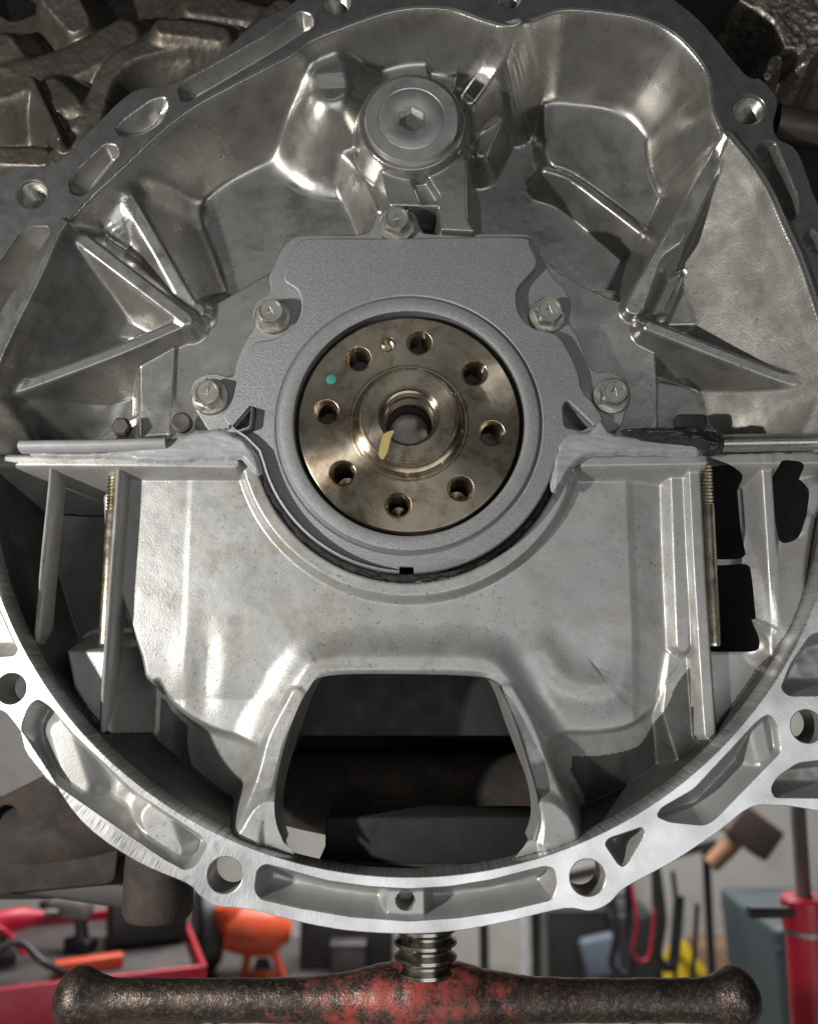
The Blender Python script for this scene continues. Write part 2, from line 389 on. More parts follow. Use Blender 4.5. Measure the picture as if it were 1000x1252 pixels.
def crank_mat(name, base, rough, aniso):
    m = mat(name, base, rough, 1, .22, 45, .04, 1500, (.20, .13, .07), 60, .05, .06); T = m.node_tree; P = T.nodes['Principled BSDF']
    P.inputs['Anisotropic'].default_value = aniso
    g = T.nodes.new('ShaderNodeNewGeometry'); sb = T.nodes.new('ShaderNodeVectorMath'); sb.operation = 'SUBTRACT'; c = q(500, 517, 27)
    sb.inputs[1].default_value = (c[0] * S, 0, c[1] * S); T.links.new(g.outputs['Position'], sb.inputs[0])
    ml = T.nodes.new('ShaderNodeVectorMath'); ml.operation = 'MULTIPLY'; ml.inputs[1].default_value = (1, 0, 1); T.links.new(sb.outputs[0], ml.inputs[0])
    nr = T.nodes.new('ShaderNodeVectorMath'); nr.operation = 'NORMALIZE'; T.links.new(ml.outputs[0], nr.inputs[0])
    cr = T.nodes.new('ShaderNodeVectorMath'); cr.operation = 'ADD'; cr.inputs[1].default_value = (0, .2, 0); T.links.new(nr.outputs[0], cr.inputs[0])
    nm = T.nodes.new('ShaderNodeVectorMath'); nm.operation = 'NORMALIZE'; T.links.new(cr.outputs[0], nm.inputs[0])
    T.links.new(nm.outputs[0], P.inputs['Tangent']); return m
M['crank'] = crank_mat('turned_steel', (.46, .40, .31), .30, .92)
M['hub'] = crank_mat('hub_steel', (.50, .435, .335), .27, .85)
def flat(name, c, rough=.6, metal=0, var=.15, sc=12, bump=.05): return mat(name, c, rough, metal, var, sc, bump, 200)
M['green'] = flat('green_paint', (.03, .28, .2)); M['yellow_paint'] = flat('yellow_paint', (.40, .31, .11), .5)
def rust_mat():
    m = mat('painted_iron', (.085, .062, .05), .40, .7, .5, 60, .55, 900, (.22, .20, .18), 420, .05); T = m.node_tree; N = T.nodes; L = T.links; P = N['Principled BSDF']
    g = N.new('ShaderNodeNewGeometry'); sep = N.new('ShaderNodeSeparateXYZ'); L.new(g.outputs['Position'], sep.inputs[0])
    nz = N.new('ShaderNodeTexNoise'); nz.inputs['Scale'].default_value = 95; nz.inputs['Detail'].default_value = 7; nz.inputs['Roughness'].default_value = .75; L.new(g.outputs['Position'], nz.inputs['Vector'])
    ab = N.new('ShaderNodeMath'); ab.operation = 'ABSOLUTE'; sh = N.new('ShaderNodeMath'); sh.operation = 'SUBTRACT'; sh.inputs[1].default_value = .006
    L.new(sep.outputs['X'], sh.inputs[0]); L.new(sh.outputs[0], ab.inputs[0])
    mr = N.new('ShaderNodeMapRange'); mr.inputs['From Min'].default_value = .01; mr.inputs['From Max'].default_value = .11; mr.inputs['To Min'].default_value = .06; mr.inputs['To Max'].default_value = -.17
    L.new(ab.outputs[0], mr.inputs['Value']); ad = N.new('ShaderNodeMath'); L.new(nz.outputs['Fac'], ad.inputs[0]); L.new(mr.outputs['Result'], ad.inputs[1])
    r = N.new('ShaderNodeValToRGB'); r.color_ramp.elements[0].position = .46; r.color_ramp.elements[1].position = .64; L.new(ad.outputs[0], r.inputs['Fac'])
    old = P.inputs['Base Color'].links[0].from_socket; mx = N.new('ShaderNodeMix'); mx.data_type = 'RGBA'; L.new(r.outputs['Color'], mx.inputs['Factor'])
    L.new(old, mx.inputs[6]); mx.inputs[7].default_value = (.34, .055, .04, 1); L.new(mx.outputs[2], P.inputs['Base Color'])
    iv = N.new('ShaderNodeMath'); iv.operation = 'MULTIPLY_ADD'; iv.inputs[1].default_value = -.7; iv.inputs[2].default_value = .75
    L.new(r.outputs['Color'], iv.inputs[0]); L.new(iv.outputs[0], P.inputs['Metallic']); return m
M['iron'] = rust_mat()
M['screw'] = mat('oily_screw', (.38, .35, .31), .25, 1, .3, 60, .1, 700)
M['wall'] = mat('painted_wall', (.56, .55, .53), .8, 0, .12, 2.5, .1, 60, (.4, .38, .35), 4, .0)
M['floor'] = mat('concrete_floor', (.33, .31, .28), .75, 0, .2, 3, .2, 90, (.2, .18, .16), 6, .1)
M['red'] = flat('red_paint', (.42, .015, .035), .35); M['redplastic'] = flat('red_plastic', (.50, .02, .05), .4)
M['orange'] = flat('orange_plastic', (.62, .085, .03), .4); M['bplastic'] = flat('black_plastic', (.022, .022, .025), .45)
M['gplastic'] = flat('grey_plastic', (.20, .19, .18), .5); M['white'] = flat('white_sheet', (.62, .63, .66), .6)
M['bluegrey'] = flat('blue_grey', (.12, .15, .19), .6); M['blue'] = flat('blue_cloth', (.03, .06, .22), .8)
M['yellow'] = flat('yellow_plastic', (.62, .45, .02), .45); M['wood'] = flat('wood_handle', (.30, .15, .07), .6)
M['mallet'] = flat('brown_rubber', (.13, .095, .085), .7); M['binm'] = flat('slate_plastic', (.055, .075, .085), .5)
M['tan'] = flat('tan_card', (.28, .18, .12), .8); M['steelbar'] = flat('grey_steel', (.30, .29, .28), .4, .8)
M['dgrey'] = flat('dark_grey_metal', (.10, .09, .09), .5, .5)

# ------------------------------------------------------------------ the setting
FLOOR_Z = CAM[2] - 1.35 / S
WALL_Y = 4.2 / S + CAM[1]
def slab(name, c, size, m):
    o = rbox(name, c, size, m, None, 2); o['kind'] = 'structure'; return o
slab('floor', (0, 4000, FLOOR_Z - 50), (22000, 16000, 100), M['floor'])
slab('wall_back', (0, WALL_Y + 100, FLOOR_Z + 4000), (22000, 200, 8000), M['wall'])

# ------------------------------------------------------------------ engine block (upper half)
block = thing('engine_block', 'bare aluminium engine block rear with ribbed bell-housing bays above the oil pan', 'engine block', (0, 60, 0))
IN = [(-22, 548), (-14, 490), (0, 445), (20, 400), (50, 340), (85, 268), (150, 203), (190, 165), (235, 130), (300, 95), (355, 66), (380, 48), (425, 30),
      (480, 12), (520, 8), (555, 11), (590, 23), (622, 31), (648, 23), (685, 11), (725, 12), (780, 20), (820, 37), (850, 65), (868, 95),
      (873, 135), (887, 165), (915, 200), (937, 235), (957, 280), (977, 325), (1000, 395), (1018, 450), (1028, 548)]
OUT = [(1090, 548), (1085, 400), (1030, 290), (1000, 250), (975, 186), (952, 170), (945, 152), (950, 122), (930, 97), (910, 90), (860, 30), (825, 0), (790, -28), (700, -62),
       (520, -75), (400, -62), (362, 0), (310, 30), (260, 74), (210, 102), (162, 112), (118, 152), (70, 198), (22, 204), (0, 215), (-60, 240), (-90, 400), (-90, 548)]
inner = Q(smooth_loop(IN, 5, False)); outer = Q(smooth_loop(OUT, 4, False))
U_POCK = [round_loop(Q([(84, 222), (93, 208), (128, 175), (143, 176), (147, 188), (112, 232), (100, 241), (86, 236)]), 6),
          round_loop(Q([(140, 158), (150, 146), (185, 121), (203, 117), (207, 130), (196, 152), (172, 166), (148, 167)]), 8),
          round_loop(Q([(217, 108), (226, 98), (330, 40), (368, 12), (383, 18), (384, 32), (340, 60), (232, 124), (222, 124)]), 7),
          round_loop(Q([(-40, 400), (-10, 335), (26, 284), (40, 277), (60, 277), (62, 285), (48, 306), (10, 365), (-20, 420)]), 6),
          round_loop(Q([(922, 180), (932, 172), (947, 172), (975, 240), (978, 262), (968, 271), (958, 262), (935, 212)]), 6),
          round_loop(Q([(980, 288), (990, 278), (1004, 290), (1004, 312), (992, 308), (983, 300)]), 5)]
HOLES_U = [(40, 238, 18), (915, 135, 19), (412, 3, 17), (622, -3, 15)]
flange = plate('bell_housing_flange', inner + outer, U_POCK + [circ(*q(x, y), r * 1.05, 32) for x, y, r in HOLES_U], 0, 26, M['flange_dark'], block, 1.2)
def threaded_hole(px, py, r, d0, depth, m, parent, pitch=5.0, name='threaded_hole'):
    x, z = q(px, py, d0); prof = [(r * 1.12, -1), (r, 2)]; h = 2
    while h < depth: prof += [(r * .86, h + pitch * .5), (r, h + pitch)]; h += pitch
    prof += [(r * .8, h + 3), (0.01, h + 6)]
    return lathe_open(name, prof, (x, d0, z), (0, 1, 0), m, parent, 32, 25)
for x, y, r in HOLES_U: threaded_hole(x, y, r * 1.05, 0.6, 60, M['steel'], block)

def pocket(loop, depth, m, parent, name='pocket', slope=3.5, extra=None, step=1.3, hole=None):
    P = np.array(loop); a, b = P.min(0) - 4, P.max(0) + 4
    s = Sheet(a[0], b[0], a[1], b[1], step, 0); sd = sd_poly(s.X, s.Z, loop); s.names = [(name, None)]
    s.H = smin(np.zeros_like(s.X) + depth + vnoise(s.X, s.Z, 18, 5, 2) * 1.2, np.maximum(-sd - .3, 0) * slope + .8, 14)
    if extra: extra(s, sd)
    s.trim(.6 - sd)
    s.build(m, parent, 10)
for i, l in enumerate(U_POCK): pocket(l, [34, 30, 26, 45, 40, 30][i], M['cast'], block, slope=[1.4, 1.2, 1.6, 3, 4, 3][i])

up = Sheet(-610, 610, -62, 665, 1.5, 120)
X, Z = up.X, up.Z
sdF = sd_poly(X, Z, inner + Q([(1028, 600), (-22, 600)]))
up.H += vnoise(X, Z, 160, 3) * 3
# bay floors of differing depth
up.poly([(430, -10), (440, 60), (460, 110), (560, 115), (620, 40), (610, -10)], 72, 2.2, 10, 14, 'bay_floor')
up.hollow([(528, 74), (536, 67), (560, 64), (594, 81), (575, 112), (528, 108)], 86, 2.5, 3, 4, 'recess')
up.poly([(180, 175), (225, 120), (330, 50), (395, 70), (402, 148), (360, 151), (300, 166), (250, 196), (216, 230)], 92, 2.2, 6, 8, 'ledge', None, None, 4)
up.hollow([(655, 127), (665, 116), (700, 108), (750, 111), (788, 130), (813, 165), (821, 200), (817, 226), (787, 277), (740, 246), (700, 217), (655, 200), (652, 150)], 128, 5, 6, 6, 'bay_floor', None, 3)
up.hollow([(575, 130), (640, 120), (650, 200), (662, 228), (690, 240), (734, 272), (766, 300), (774, 330), (762, 356), (690, 350), (600, 300), (575, 280)], 168, 6.0, 12, 10, 'lower_bay_floor', None, 3)
up.rib([(668, 207, 122, 3), (700, 219, 122, 3), (742, 250, 120, 3), (784, 282, 116, 3)], 2.5, 3, 5, 'step_rib')
up.rib([(604, 150, 120, 6), (588, 185, 122, 6)], 2.2, 5, 8, 'bump')
# broad walls sloping down from the flange at both sides
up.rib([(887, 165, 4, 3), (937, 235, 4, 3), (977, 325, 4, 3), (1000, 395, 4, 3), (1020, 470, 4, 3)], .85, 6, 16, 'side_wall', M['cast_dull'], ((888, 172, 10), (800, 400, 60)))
up.rib([(85, 268, 4, 3), (50, 340, 4, 3), (20, 400, 4, 3), (-6, 450, 4, 3)], 1.1, 6, 20, 'side_wall', None, ((228, 390, 60), (85, 275, 12)))
# web that carries the seal plate
WEB = [(350, 288), (335, 331), (247, 382), (226, 392), (215, 430), (208, 500), (205, 552), (803, 552), (803, 470), (797, 402), (778, 380), (705, 346), (680, 330), (640, 288)]
web_sd = sd_poly(X, Z, Q(WEB, 80))
up.put(80 + 7 * (np.sqrt(np.maximum(web_sd, 0) ** 2 + 4) - 2), 5, 'web')
# left bay ribs and bulge
up.rib([(150, 222, 26, 12), (138, 238, 22, 12), (148, 268, 34, 11), (166, 296, 56, 6)], 1.7, 16, 22, 'bulge')
up.rib([(150, 232, 25, 6), (190, 300, 40, 5), (228, 366, 60, 6), (242, 378, 66, 6)], 1.5, 6, 12, 'rib')
up.rib([(88, 283, 12, 6), (150, 330, 30, 6), (228, 390, 54, 6)], 2.0, 5, 8, 'rib')
up.rib([(-8, 484, 20, 5), (60, 460, 32, 5), (140, 430, 45, 5), (222, 395, 56, 5)], 2.8, 4, 7, 'rib')
up.poly([(122, 335), (149, 377), (135, 412), (165, 412), (225, 394)], 92, 2, 4, 10, 'gusset')
up.poly([(102, 412), (112, 408), (165, 412), (160, 430), (100, 440)], 100, 3, 4, 6, 'pad')
up.poly([(174, 445), (184, 432), (212, 420), (207, 530), (174, 532)], 76, 2.5, 6, 6, 'pad')
up.rib([(120, 545, 90, 6), (150, 524, 92, 5), (176, 510, 80, 4)], 3, 3, 6, 'rib')
# dome, ridge and tower of the access plug
up.rib([(392, 62, 30, 12), (402, 84, 22, 14), (404, 108, 26, 14)], 1.5, 22, 26, 'dome')
up.rib([(384, 128, 60, 5), (398, 160, 72, 5), (440, 202, 76, 6), (468, 254, 72, 5)], 1.6, 5, 8, 'ridge')
up.poly([(392, 140), (440, 118), (475, 215), (478, 262), (468, 256), (438, 204), (400, 166)], 78, 3, 5, 8, 'ledge')
up.poly([(462, 190), (565, 185), (568, 200), (570, 268), (578, 282), (541, 280), (538, 252), (478, 250), (470, 220)], 36, 5, 4, 6, 'plug_tower')
up.hollow([(505, 218), (512, 214), (532, 246), (518, 250)], 48, 3, 3, 4)
pcx, pcz = q(503, 149, 22); dist = np.hypot(X - pcx, Z - pcz)
up.put(22 + 6 * (np.sqrt(np.maximum(dist - 68, 0) ** 2 + 9) - 3), 6, 'plug_collar')
up.rib([(628, 28, 8, 7), (614, 56, 26, 8), (598, 84, 54, 8), (574, 118, 76, 8)], 2.4, 7, 12, 'ridge')
# right bay ribs and facets
up.rib([(888, 172, 10, 7), (832, 278, 40, 9), (776, 374, 66, 10)], 4, 7, 8, 'rib')
up.poly([(872, 327), (908, 394), (812, 396), (836, 360)], 92, 1.5, 3, 8, 'gusset')
up.rib([(874, 326, 76, 3), (908, 394, 96, 3)], 1.6, 3, 6, 'edge_rib')
up.poly([(813, 340), (838, 330), (812, 392), (788, 394)], 84, 2.5, 4, 6, 'pad')
up.hollow([(816, 345), (830, 338), (810, 382), (797, 386)], 92, 2, 3, 4, 'recess')
up.rib([(794, 398, 55, 5), (880, 432, 44, 5), (960, 462, 30, 5), (1010, 472, 20, 5)], 2.6, 5, 7, 'rib')
up.poly([(806, 470), (860, 480), (925, 514), (920, 548), (806, 548)], 104, 1.5, 5, 8, 'gusset')
up.rib([(945, 500, 62, 12), (952, 545, 66, 12)], 2.2, 8, 12, 'boss')
up.rib([(985, 500, 50, 10), (1000, 548, 50, 12)], 2.2, 8, 12, 'boss')
# flange wall all round
t_in = -sdF
wall = np.where(t_in > 0, 3.0 * (np.sqrt(np.maximum(t_in, 0) ** 2 + 16) - 4) + 1.2, 2.5)
up.put(wall, 30, 'bay_wall')
up.H += vnoise(X, Z, 60, 11, 2) * .4 + vnoise(X, Z, 9, 21) * .06
# bottom rail at the joint with the pan
up.keep = (sdF < 7) & (Z > q(0, 556, 40)[1])
up.build(M['cast'], block)
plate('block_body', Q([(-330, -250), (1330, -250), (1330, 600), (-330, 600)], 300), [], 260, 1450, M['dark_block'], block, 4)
# small fixings on the joint
lathe('small_bolt', [(13, 4), (13, -6), (10, -9), (.01, -9)], q3(150, 523, 58), (0, 1, 0), M['dgrey'], block, 6, 20)
rbox('rubber_nub', q3(843, 517, 66), (40, 24, 20), M['black'], block, 6)
# joint rails
tube('rail', [q3(28, 547, 34), q3(110, 546, 34), q3(205, 543, 36)], [15, 15, 14], M['seal'], block, 16, .55)
tube('rail', [q3(880, 543, 40), q3(940, 542, 40), q3(1060, 540, 40)], 15, M['cast'], block, 16, .8)

# rough casting outside the flange, upper left and upper right
rc = Sheet(-640, -130, 330, 720, 1.8, 60)
rc.names = [('rough_casting', None)]
A, B = rc.X, rc.Z
rc.H += 40 + vnoise(A, B, 150, 41, 2) * 10
rc.rib([(72, 192, 30, 10), (108, 150, 26, 10), (122, 110, 24, 9), (135, 84, 24, 9), (165, 62, 24, 9), (225, 50, 26, 10), (300, 50, 28, 12), (345, 10, 28, 12)], 2.2, 6, 10, 'cast_web')
rc.rib([(200, 32, 12, 8), (235, 36, 14, 9), (270, 42, 16, 8)], 1.8, 8, 10, 'cast_ridge')
rc.rib([(150, 92, 44, 10), (180, 72, 40, 12), (225, 68, 40, 12), (250, 72, 44, 8)], 1.6, 8, 12, 'cast_ridge')
rc.rib([(150, 40, 40, 16), (100, 70, 42, 18), (40, 90, 44, 18), (-20, 110, 44, 18)], 1.6, 10, 14, 'cast_web')
rc.rib([(240, 4, 30, 14), (290, 12, 34, 12), (335, 22, 36, 8)], 1.6, 8, 12, 'cast_ridge')
rc.rib([(62, 108, 22, 12), (82, 128, 18, 13), (88, 145, 26, 10)], 1.8, 10, 12, 'boss')
rc.rib([(38, 96, 10, 2.5), (72, 168, 10, 2.5)], 4, 3, 5, 'fin')
rc.rib([(0, 60, 40, 20), (32, 88, 50, 10)], 1.6, 8, 12, 'cast_ridge')
rc.rib([(70, -10, 34, 22), (92, 24, 40, 16)], 2.2, 6, 10, 'boss')
rc.rib([(0, 190, 46, 10), (50, 192, 44, 10)], 2, 6, 10, 'cast_ridge')
rc.hollow([(5, -10), (50, -10), (64, 40), (42, 48), (18, 30)], 170, 4, 4, 8)
rc.hollow([(126, -20), (150, -5), (152, 26), (140, 34)], 160, 4, 4, 8)
rc.H += vnoise(A, B, 7, 51, 2) * .6
rc.keep = (sd_poly(A, B, inner + outer) > -8) & (sd_poly(A, B, inner + Q([(1028, 600), (-22, 600)])) > -2)
rc.build(M['cast_rough'], block)
rc2 = Sheet(400, 720, 330, 760, 2.0, 190); rc2.names = [('rough_casting', None)]
rc2.poly([(905, 0), (1010, -40), (1060, 60), (985, 60), (960, 56), (950, 25), (930, 12)], 70, 4, 6, 10, 'rough_casting')
rc2.rib([(985, 75, 40, 4), (1000, 55, 40, 4)], 4, 3, 5, 'fin'); rc2.rib([(938, 92, 30, 5), (950, 72, 34, 5)], 4, 3, 5, 'fin')
rc2.H += vnoise(rc2.X, rc2.Z, 10, 61, 3) * 2.2
rc2.keep = (sd_poly(rc2.X, rc2.Z, inner + outer) > -8) & (rc2.H < 186)
rc2.build(mat('grainy_casting', (.42, .37, .31), .45, 1, .3, 60, 1.0, 380), block)
tube('pipe_stub', [q3(945, 150, 26), q3(985, 158, 30), q3(1040, 165, 36)], [24, 23, 24], M['cast_rough'], block, 20)

# ------------------------------------------------------------------ seal retainer plate
ret = thing('seal_retainer_plate', 'matte grey cast seal retainer plate bolted round the crankshaft end', 'cover plate', (0, 50, 0))
cx0, cz0 = q(500, 518, 40)
R1 = 190
def arc_low(r, a0, a1, n=40): return [(cx0 + r * math.cos(math.radians(a0 + (a1 - a0) * i / n)), cz0 + r * math.sin(math.radians(a0 + (a1 - a0) * i / n))) for i in range(n + 1)]
T1 = [(306, 548), (286, 536), (258, 528), (246, 512), (236, 494), (234, 474), (242, 461), (262, 456), (284, 460), (291, 438), (303, 412), (312, 398), (309, 382), (316, 366), (330, 356), (329, 338), (336, 322),
      (346, 302), (360, 290), (380, 287), (438, 287), (455, 280), (461, 264), (473, 256), (497, 256), (509, 264), (515, 280), (532, 286), (636, 285), (654, 296), (666, 320), (676, 338),
      (690, 352), (698, 372), (696, 394), (707, 412), (718, 440), (728, 454), (748, 454), (766, 466), (771, 486), (764, 506), (756, 524), (726, 534), (694, 548)]
T2 = [(316, 552), (300, 536), (283, 524), (272, 508), (283, 490), (290, 464), (303, 434), (313, 418), (334, 414), (357, 400), (368, 378), (364, 356), (347, 342), (352, 318), (364, 298), (382, 291), (470, 291), (630, 289), (648, 300), (657, 322),
      (645, 338), (634, 352), (632, 368), (637, 386), (652, 400), (680, 408), (694, 426), (707, 454), (712, 476), (728, 496), (736, 516), (704, 534), (686, 552)]
HOLE = circ(cx0, cz0, 144, 96)
tri_l = round_loop(Q([(275, 528), (306, 492), (311, 497), (308, 524), (290, 530)], 34), 5)
tri_r = round_loop(Q([(688, 496), (693, 490), (726, 522), (712, 527), (690, 522)], 34), 5)
BOLTS = [(485, 277), (334, 388), (258, 486), (668, 387), (746, 485)]
TAB = [(cx0 - 6, cz0 - R1 - 2), (cx0 - 6, cz0 - R1 + 10), (cx0 + 6, cz0 - R1 + 10), (cx0 + 6, cz0 - R1 - 2)]
NOTCH = (cx0 - 12, cx0 + 6, cz0 - R1 - 20, cz0 - R1 + 10)
plate('base_flange', Q(smooth_loop(T1[1:-1], 4, False), 46) + arc_low(R1 - 1.5, 344, 196), [HOLE, tri_l, tri_r], 46, 80.5, M['plate'], ret, 2.2, cut=NOTCH)
plate('body', Q(smooth_loop(T2, 4, False), 32) + arc_low(R1, 344, 196), [circ(cx0, cz0, 166, 96), tri_l, tri_r], 32, 47, M['plate'], ret, 3.0, cut=NOTCH)
lathe_open('seal_ring', [(166.5, 12), (166.5, 1.5), (165, 0), (162, -3.5), (158, -4), (148, -4), (145, -3), (144, 0), (144, 18)], (cx0, 32, cz0), (0, 1, 0), M['plate'], ret, 128, 40)
lathe_open('lip_seal', [(144.5, 0), (142, -2), (140, 1), (138.6, 8)], (cx0, 44, cz0), (0, 1, 0), M['black'], ret, 96, 50)
# bolts
def hexbolt(px, py, d0, rot, mark):
    x, z = q(px, py, d0); o = (x, d0, z)
    b = lathe('bolt', [(24, 0), (24, -3), (22.5, -4.8), (15, -6)], o, (0, 1, 0), M['steel'], ret, 40, 40)
    V = []; Fc = []; n = 48
    prof = [(0.0, -7), (0.0, -21), (1.0, -25)]
    for rr, h in [(None, -6), (None, -21), (15.2, -25), (13.4, -25), (12.4, -23.4), (0.02, -23)]:
        for i in range(n):
            a = 2 * math.pi * i / n + rot
            hx = 16.2 / math.cos(((a - rot + math.pi / 6) % (math.pi / 3)) - math.pi / 6)
            r = hx if rr is None else rr
            V.append((x + r * math.cos(a), d0 + h, z + r * math.sin(a)))
    for j in range(5):
        for i in range(n): k = (i + 1) % n; Fc.append((j * n + i, j * n + k, (j + 1) * n + k, (j + 1) * n + i))
    h = from_lists('head', V, Fc, M['steel'], b, 25)
    for (x0, z0, x1, z1) in mark:
        c, s_ = math.cos(rot), math.sin(rot); g = lambda a, b_: (x + a * c - b_ * s_, d0 - 23.2, z + a * s_ + b_ * c)
        tube('grade_mark', [g(x0, z0), g(x1, z1)], .8, M['steel'], b, 6)
four = [(-4.5, -1, 4.5, -1), (-4.5, -1, 2, 6), (2, 6, 2, -6)]
for i, (x, y) in enumerate(BOLTS): hexbolt(x, y, 46.3 if i else 44, [.2, .5, .1, .35, .15][i], four)
for px, py in ((223, 517),):
    lathe('dowel', [(13, 4), (13, -4), (10, -6), (0.01, -5)], q3(px, py, 52), (0, 1, 0), M['dgrey'], ret, 24)

# ------------------------------------------------------------------ crankshaft end
ck = thing('crankshaft_flange', 'dark bronze steel crankshaft flange with eight bolt holes and a centre hub', 'crankshaft', (cx0 * 1, 30, cz0))
FD = 27
ccx, ccz = q(500, 517, FD)
hole_pts = []
for k in range(8):
    a = math.radians(7.3 + 45 * k); hole_pts.append((ccx + 104 * math.sin(a), ccz + 105 * math.cos(a), 15.5))
a = math.radians(-15); dw = (ccx + 105 * math.sin(a), ccz + 106 * math.cos(a), 9.0)
plate('flange_disc', circ(ccx, ccz, 137.6, 128), [circ(x, z, r, 32) for x, z, r in hole_pts] + [circ(*dw, 24), circ(ccx, ccz, 70, 64)], FD, FD + 30, M['crank'], ck, 1.6, 30)
for x, z, r in hole_pts:
    prof = [(r + 1.6, -.3), (r - .6, 2.2)]; h = 3
    while h < 90: prof += [(r - 2.2, h + 2), (r - .6, h + 4)]; h += 4
    prof += [(r - 3, h + 3), (.02, h + 6)]
    lathe_open('bolt_hole', prof, (x, FD, z), (0, 1, 0), M['hub'], ck, 28, 25)
lathe_open('dowel_hole', [(10, -.4), (8.6, 3), (8.4, 10), (4, 13), (.02, 13)], (dw[0], FD, dw[1]), (0, 1, 0), M['hub'], ck, 24, 30)
lathe_open('hub', [(75, 3), (74.5, -.6), (73, -2.4), (70, -2.4), (69, -4), (67.5, -11), (66, -13), (62.5, -14), (61, -15), (60.2, -32), (58.5, -34), (57.6, -34), (57.2, -32.4), (56.4, -32.4), (56, -34),
                   (37.6, -34), (35, -31.5), (34.4, -24), (32, -23), (31.6, -5), (30, -3), (29.4, 22)], (ccx, FD, ccz), (0, 1, 0), M['hub'], ck, 112, 28)
lathe_open('bore', [(29.4, 22), (28.5, 30), (25, 34), (24.5, 240), (.02, 240)], (ccx, FD, ccz), (0, 1, 0), M['grime'], ck, 48, 30)
lathe('paint_dot', [(6.2, 0), (6.2, -.5), (5, -.8), (.01, -.9)], (q(405, 464, FD)[0], FD - .05, q(405, 464, FD)[1]), (0, 1, 0), M['green'], ck, 18)
plate('paint_smear', smooth_loop(Q([(464, 548), (468, 533), (474, 528), (482, 527), (478, 536), (474, 552), (468, 562), (463, 556)], FD - 34), 4), [], FD - 34.7, FD - 33.8, M['yellow_paint'], ck, .2)

# ------------------------------------------------------------------ access plug
plug = thing('access_plug', 'round steel screw plug with a hex socket above the seal plate', 'plug', (pcx, 22, pcz))
lathe_open('plug_disc', [(61, 4), (61, -5), (59.5, -7), (44, -7.4), (43, -6.8), (41, -7.8), (20, -7.8), (18.5, -7), (17, -7)], (pcx, 22, pcz), (0, 1, 0), M['plug'], plug, 72, 30)
def hexsocket(c, r, y0, y1, m, parent):
    V = [(c[0] + rr * math.cos(a * math.pi / 3 + .5), y, c[1] + rr * math.sin(a * math.pi / 3 + .5)) for rr, y in ((r + 2, y0), (r, y0 + .5), (r, y1)) for a in range(6)] + [(c[0], y1 + 6, c[1])]
    Fc = [(j * 6 + i, (j + 1) * 6 + i, (j + 1) * 6 + (i + 1) % 6, j * 6 + (i + 1) % 6) for j in range(2) for i in range(6)] + [(12 + i, 18, 12 + (i + 1) % 6) for i in range(6)]
    me = bpy.data.meshes.new('hex_socket'); me.from_pydata(V, [], Fc); return finish(me, 'hex_socket', m, parent, 20)

# ------------------------------------------------------------------ oil pan (lower half)
pan = thing('oil_pan', 'cast aluminium upper oil pan with a curved milled flange and cut-out below', 'oil pan', (0, 60, q(500, 1140)[1]))
RC = (0.0, 0.0); RI = 525
def rr_at(px, py): x, z = q(px, py); return math.hypot(x, z)
O_L = [(-60, 560), (-75, 700), (-80, 860), (-30, 872), (0, 868), (18, 884), (50, 931), (100, 1004), (165, 1052), (228, 1080), (243, 1094), (262, 1107), (286, 1110), (315, 1114), (360, 1126), (425, 1138), (500, 1142),
       (560, 1138), (620, 1127), (690, 1111), (722, 1114), (745, 1104), (765, 1085), (825, 1052), (880, 1015), (918, 987), (960, 985), (1080, 985), (1085, 800), (1065, 560)]
I_L = [(RI * math.cos(math.radians(a)), RI * math.sin(math.radians(a))) for a in np.linspace(-6, -174, 90)]
top_z = q(0, 566)[1]
ring_outer = Q(smooth_loop(O_L, 4, False))
L_POCK = [round_loop(Q([(24, 888), (34, 862), (46, 852), (62, 862), (92, 897), (165, 966), (248, 1021), (256, 1034), (240, 1061), (226, 1066), (200, 1052), (120, 997), (60, 955), (32, 920)]), 7),
          round_loop(Q([(314, 1064), (324, 1056), (400, 1077), (450, 1084), (500, 1087), (550, 1084), (600, 1076), (666, 1059), (677, 1062), (681, 1082), (675, 1100), (620, 1113), (560, 1122), (500, 1126), (430, 1121), (360, 1109), (318, 1099), (311, 1088)]), 6),
          round_loop(Q([(739, 1032), (744, 1025), (785, 1011), (788, 1020), (768, 1054), (761, 1060), (755, 1056)]), 4),
          round_loop(Q([(802, 998), (808, 988), (848, 965), (925, 882), (940, 872), (950, 886), (955, 918), (872, 1003), (860, 1009), (818, 1005)]), 7),
          round_loop(Q([(942, 964), (950, 950), (975, 933), (1040, 925), (1040, 976), (946, 975)]), 6),
          round_loop(Q([(954, 842), (966, 812), (990, 776), (1050, 760), (1050, 850), (964, 851)]), 6),
          round_loop(Q([(-50, 700), (-4, 735), (12, 770), (23, 795), (18, 802), (-50, 806)]), 5)]
L_HOLES = [(275, 1070, 20), (718, 1073, 20), (986, 888, 19), (14, 842, 18)]
ring_inner = [(q(-22, 566)[0], top_z)] + [p for p in I_L[::-1] if p[1] < top_z] + [(q(1028, 566)[0], top_z)]
ring = plate('flange_ring', ring_inner + ring_outer[::-1], L_POCK + [circ(*q(x, y), r * 1.0, 40) for x, y, r in L_HOLES], 0, 44, M['ring'], pan, 1.0)
for x, y, r in L_HOLES: lathe_open('bolt_bore', [(r + 1, -.2), (r - .3, .8), (r - .3, 52)], q3(x, y, 0.4), (0, 1, 0), M['cast_pan'], pan, 36, 40)
def ex0(s, sd):
    s.rib([(75, 895, 14, 10), (95, 960, 16, 10)], 1.6, 8, 12); s.rib([(190, 1000, 16, 14), (205, 1040, 16, 14)], 1.8, 8, 12)
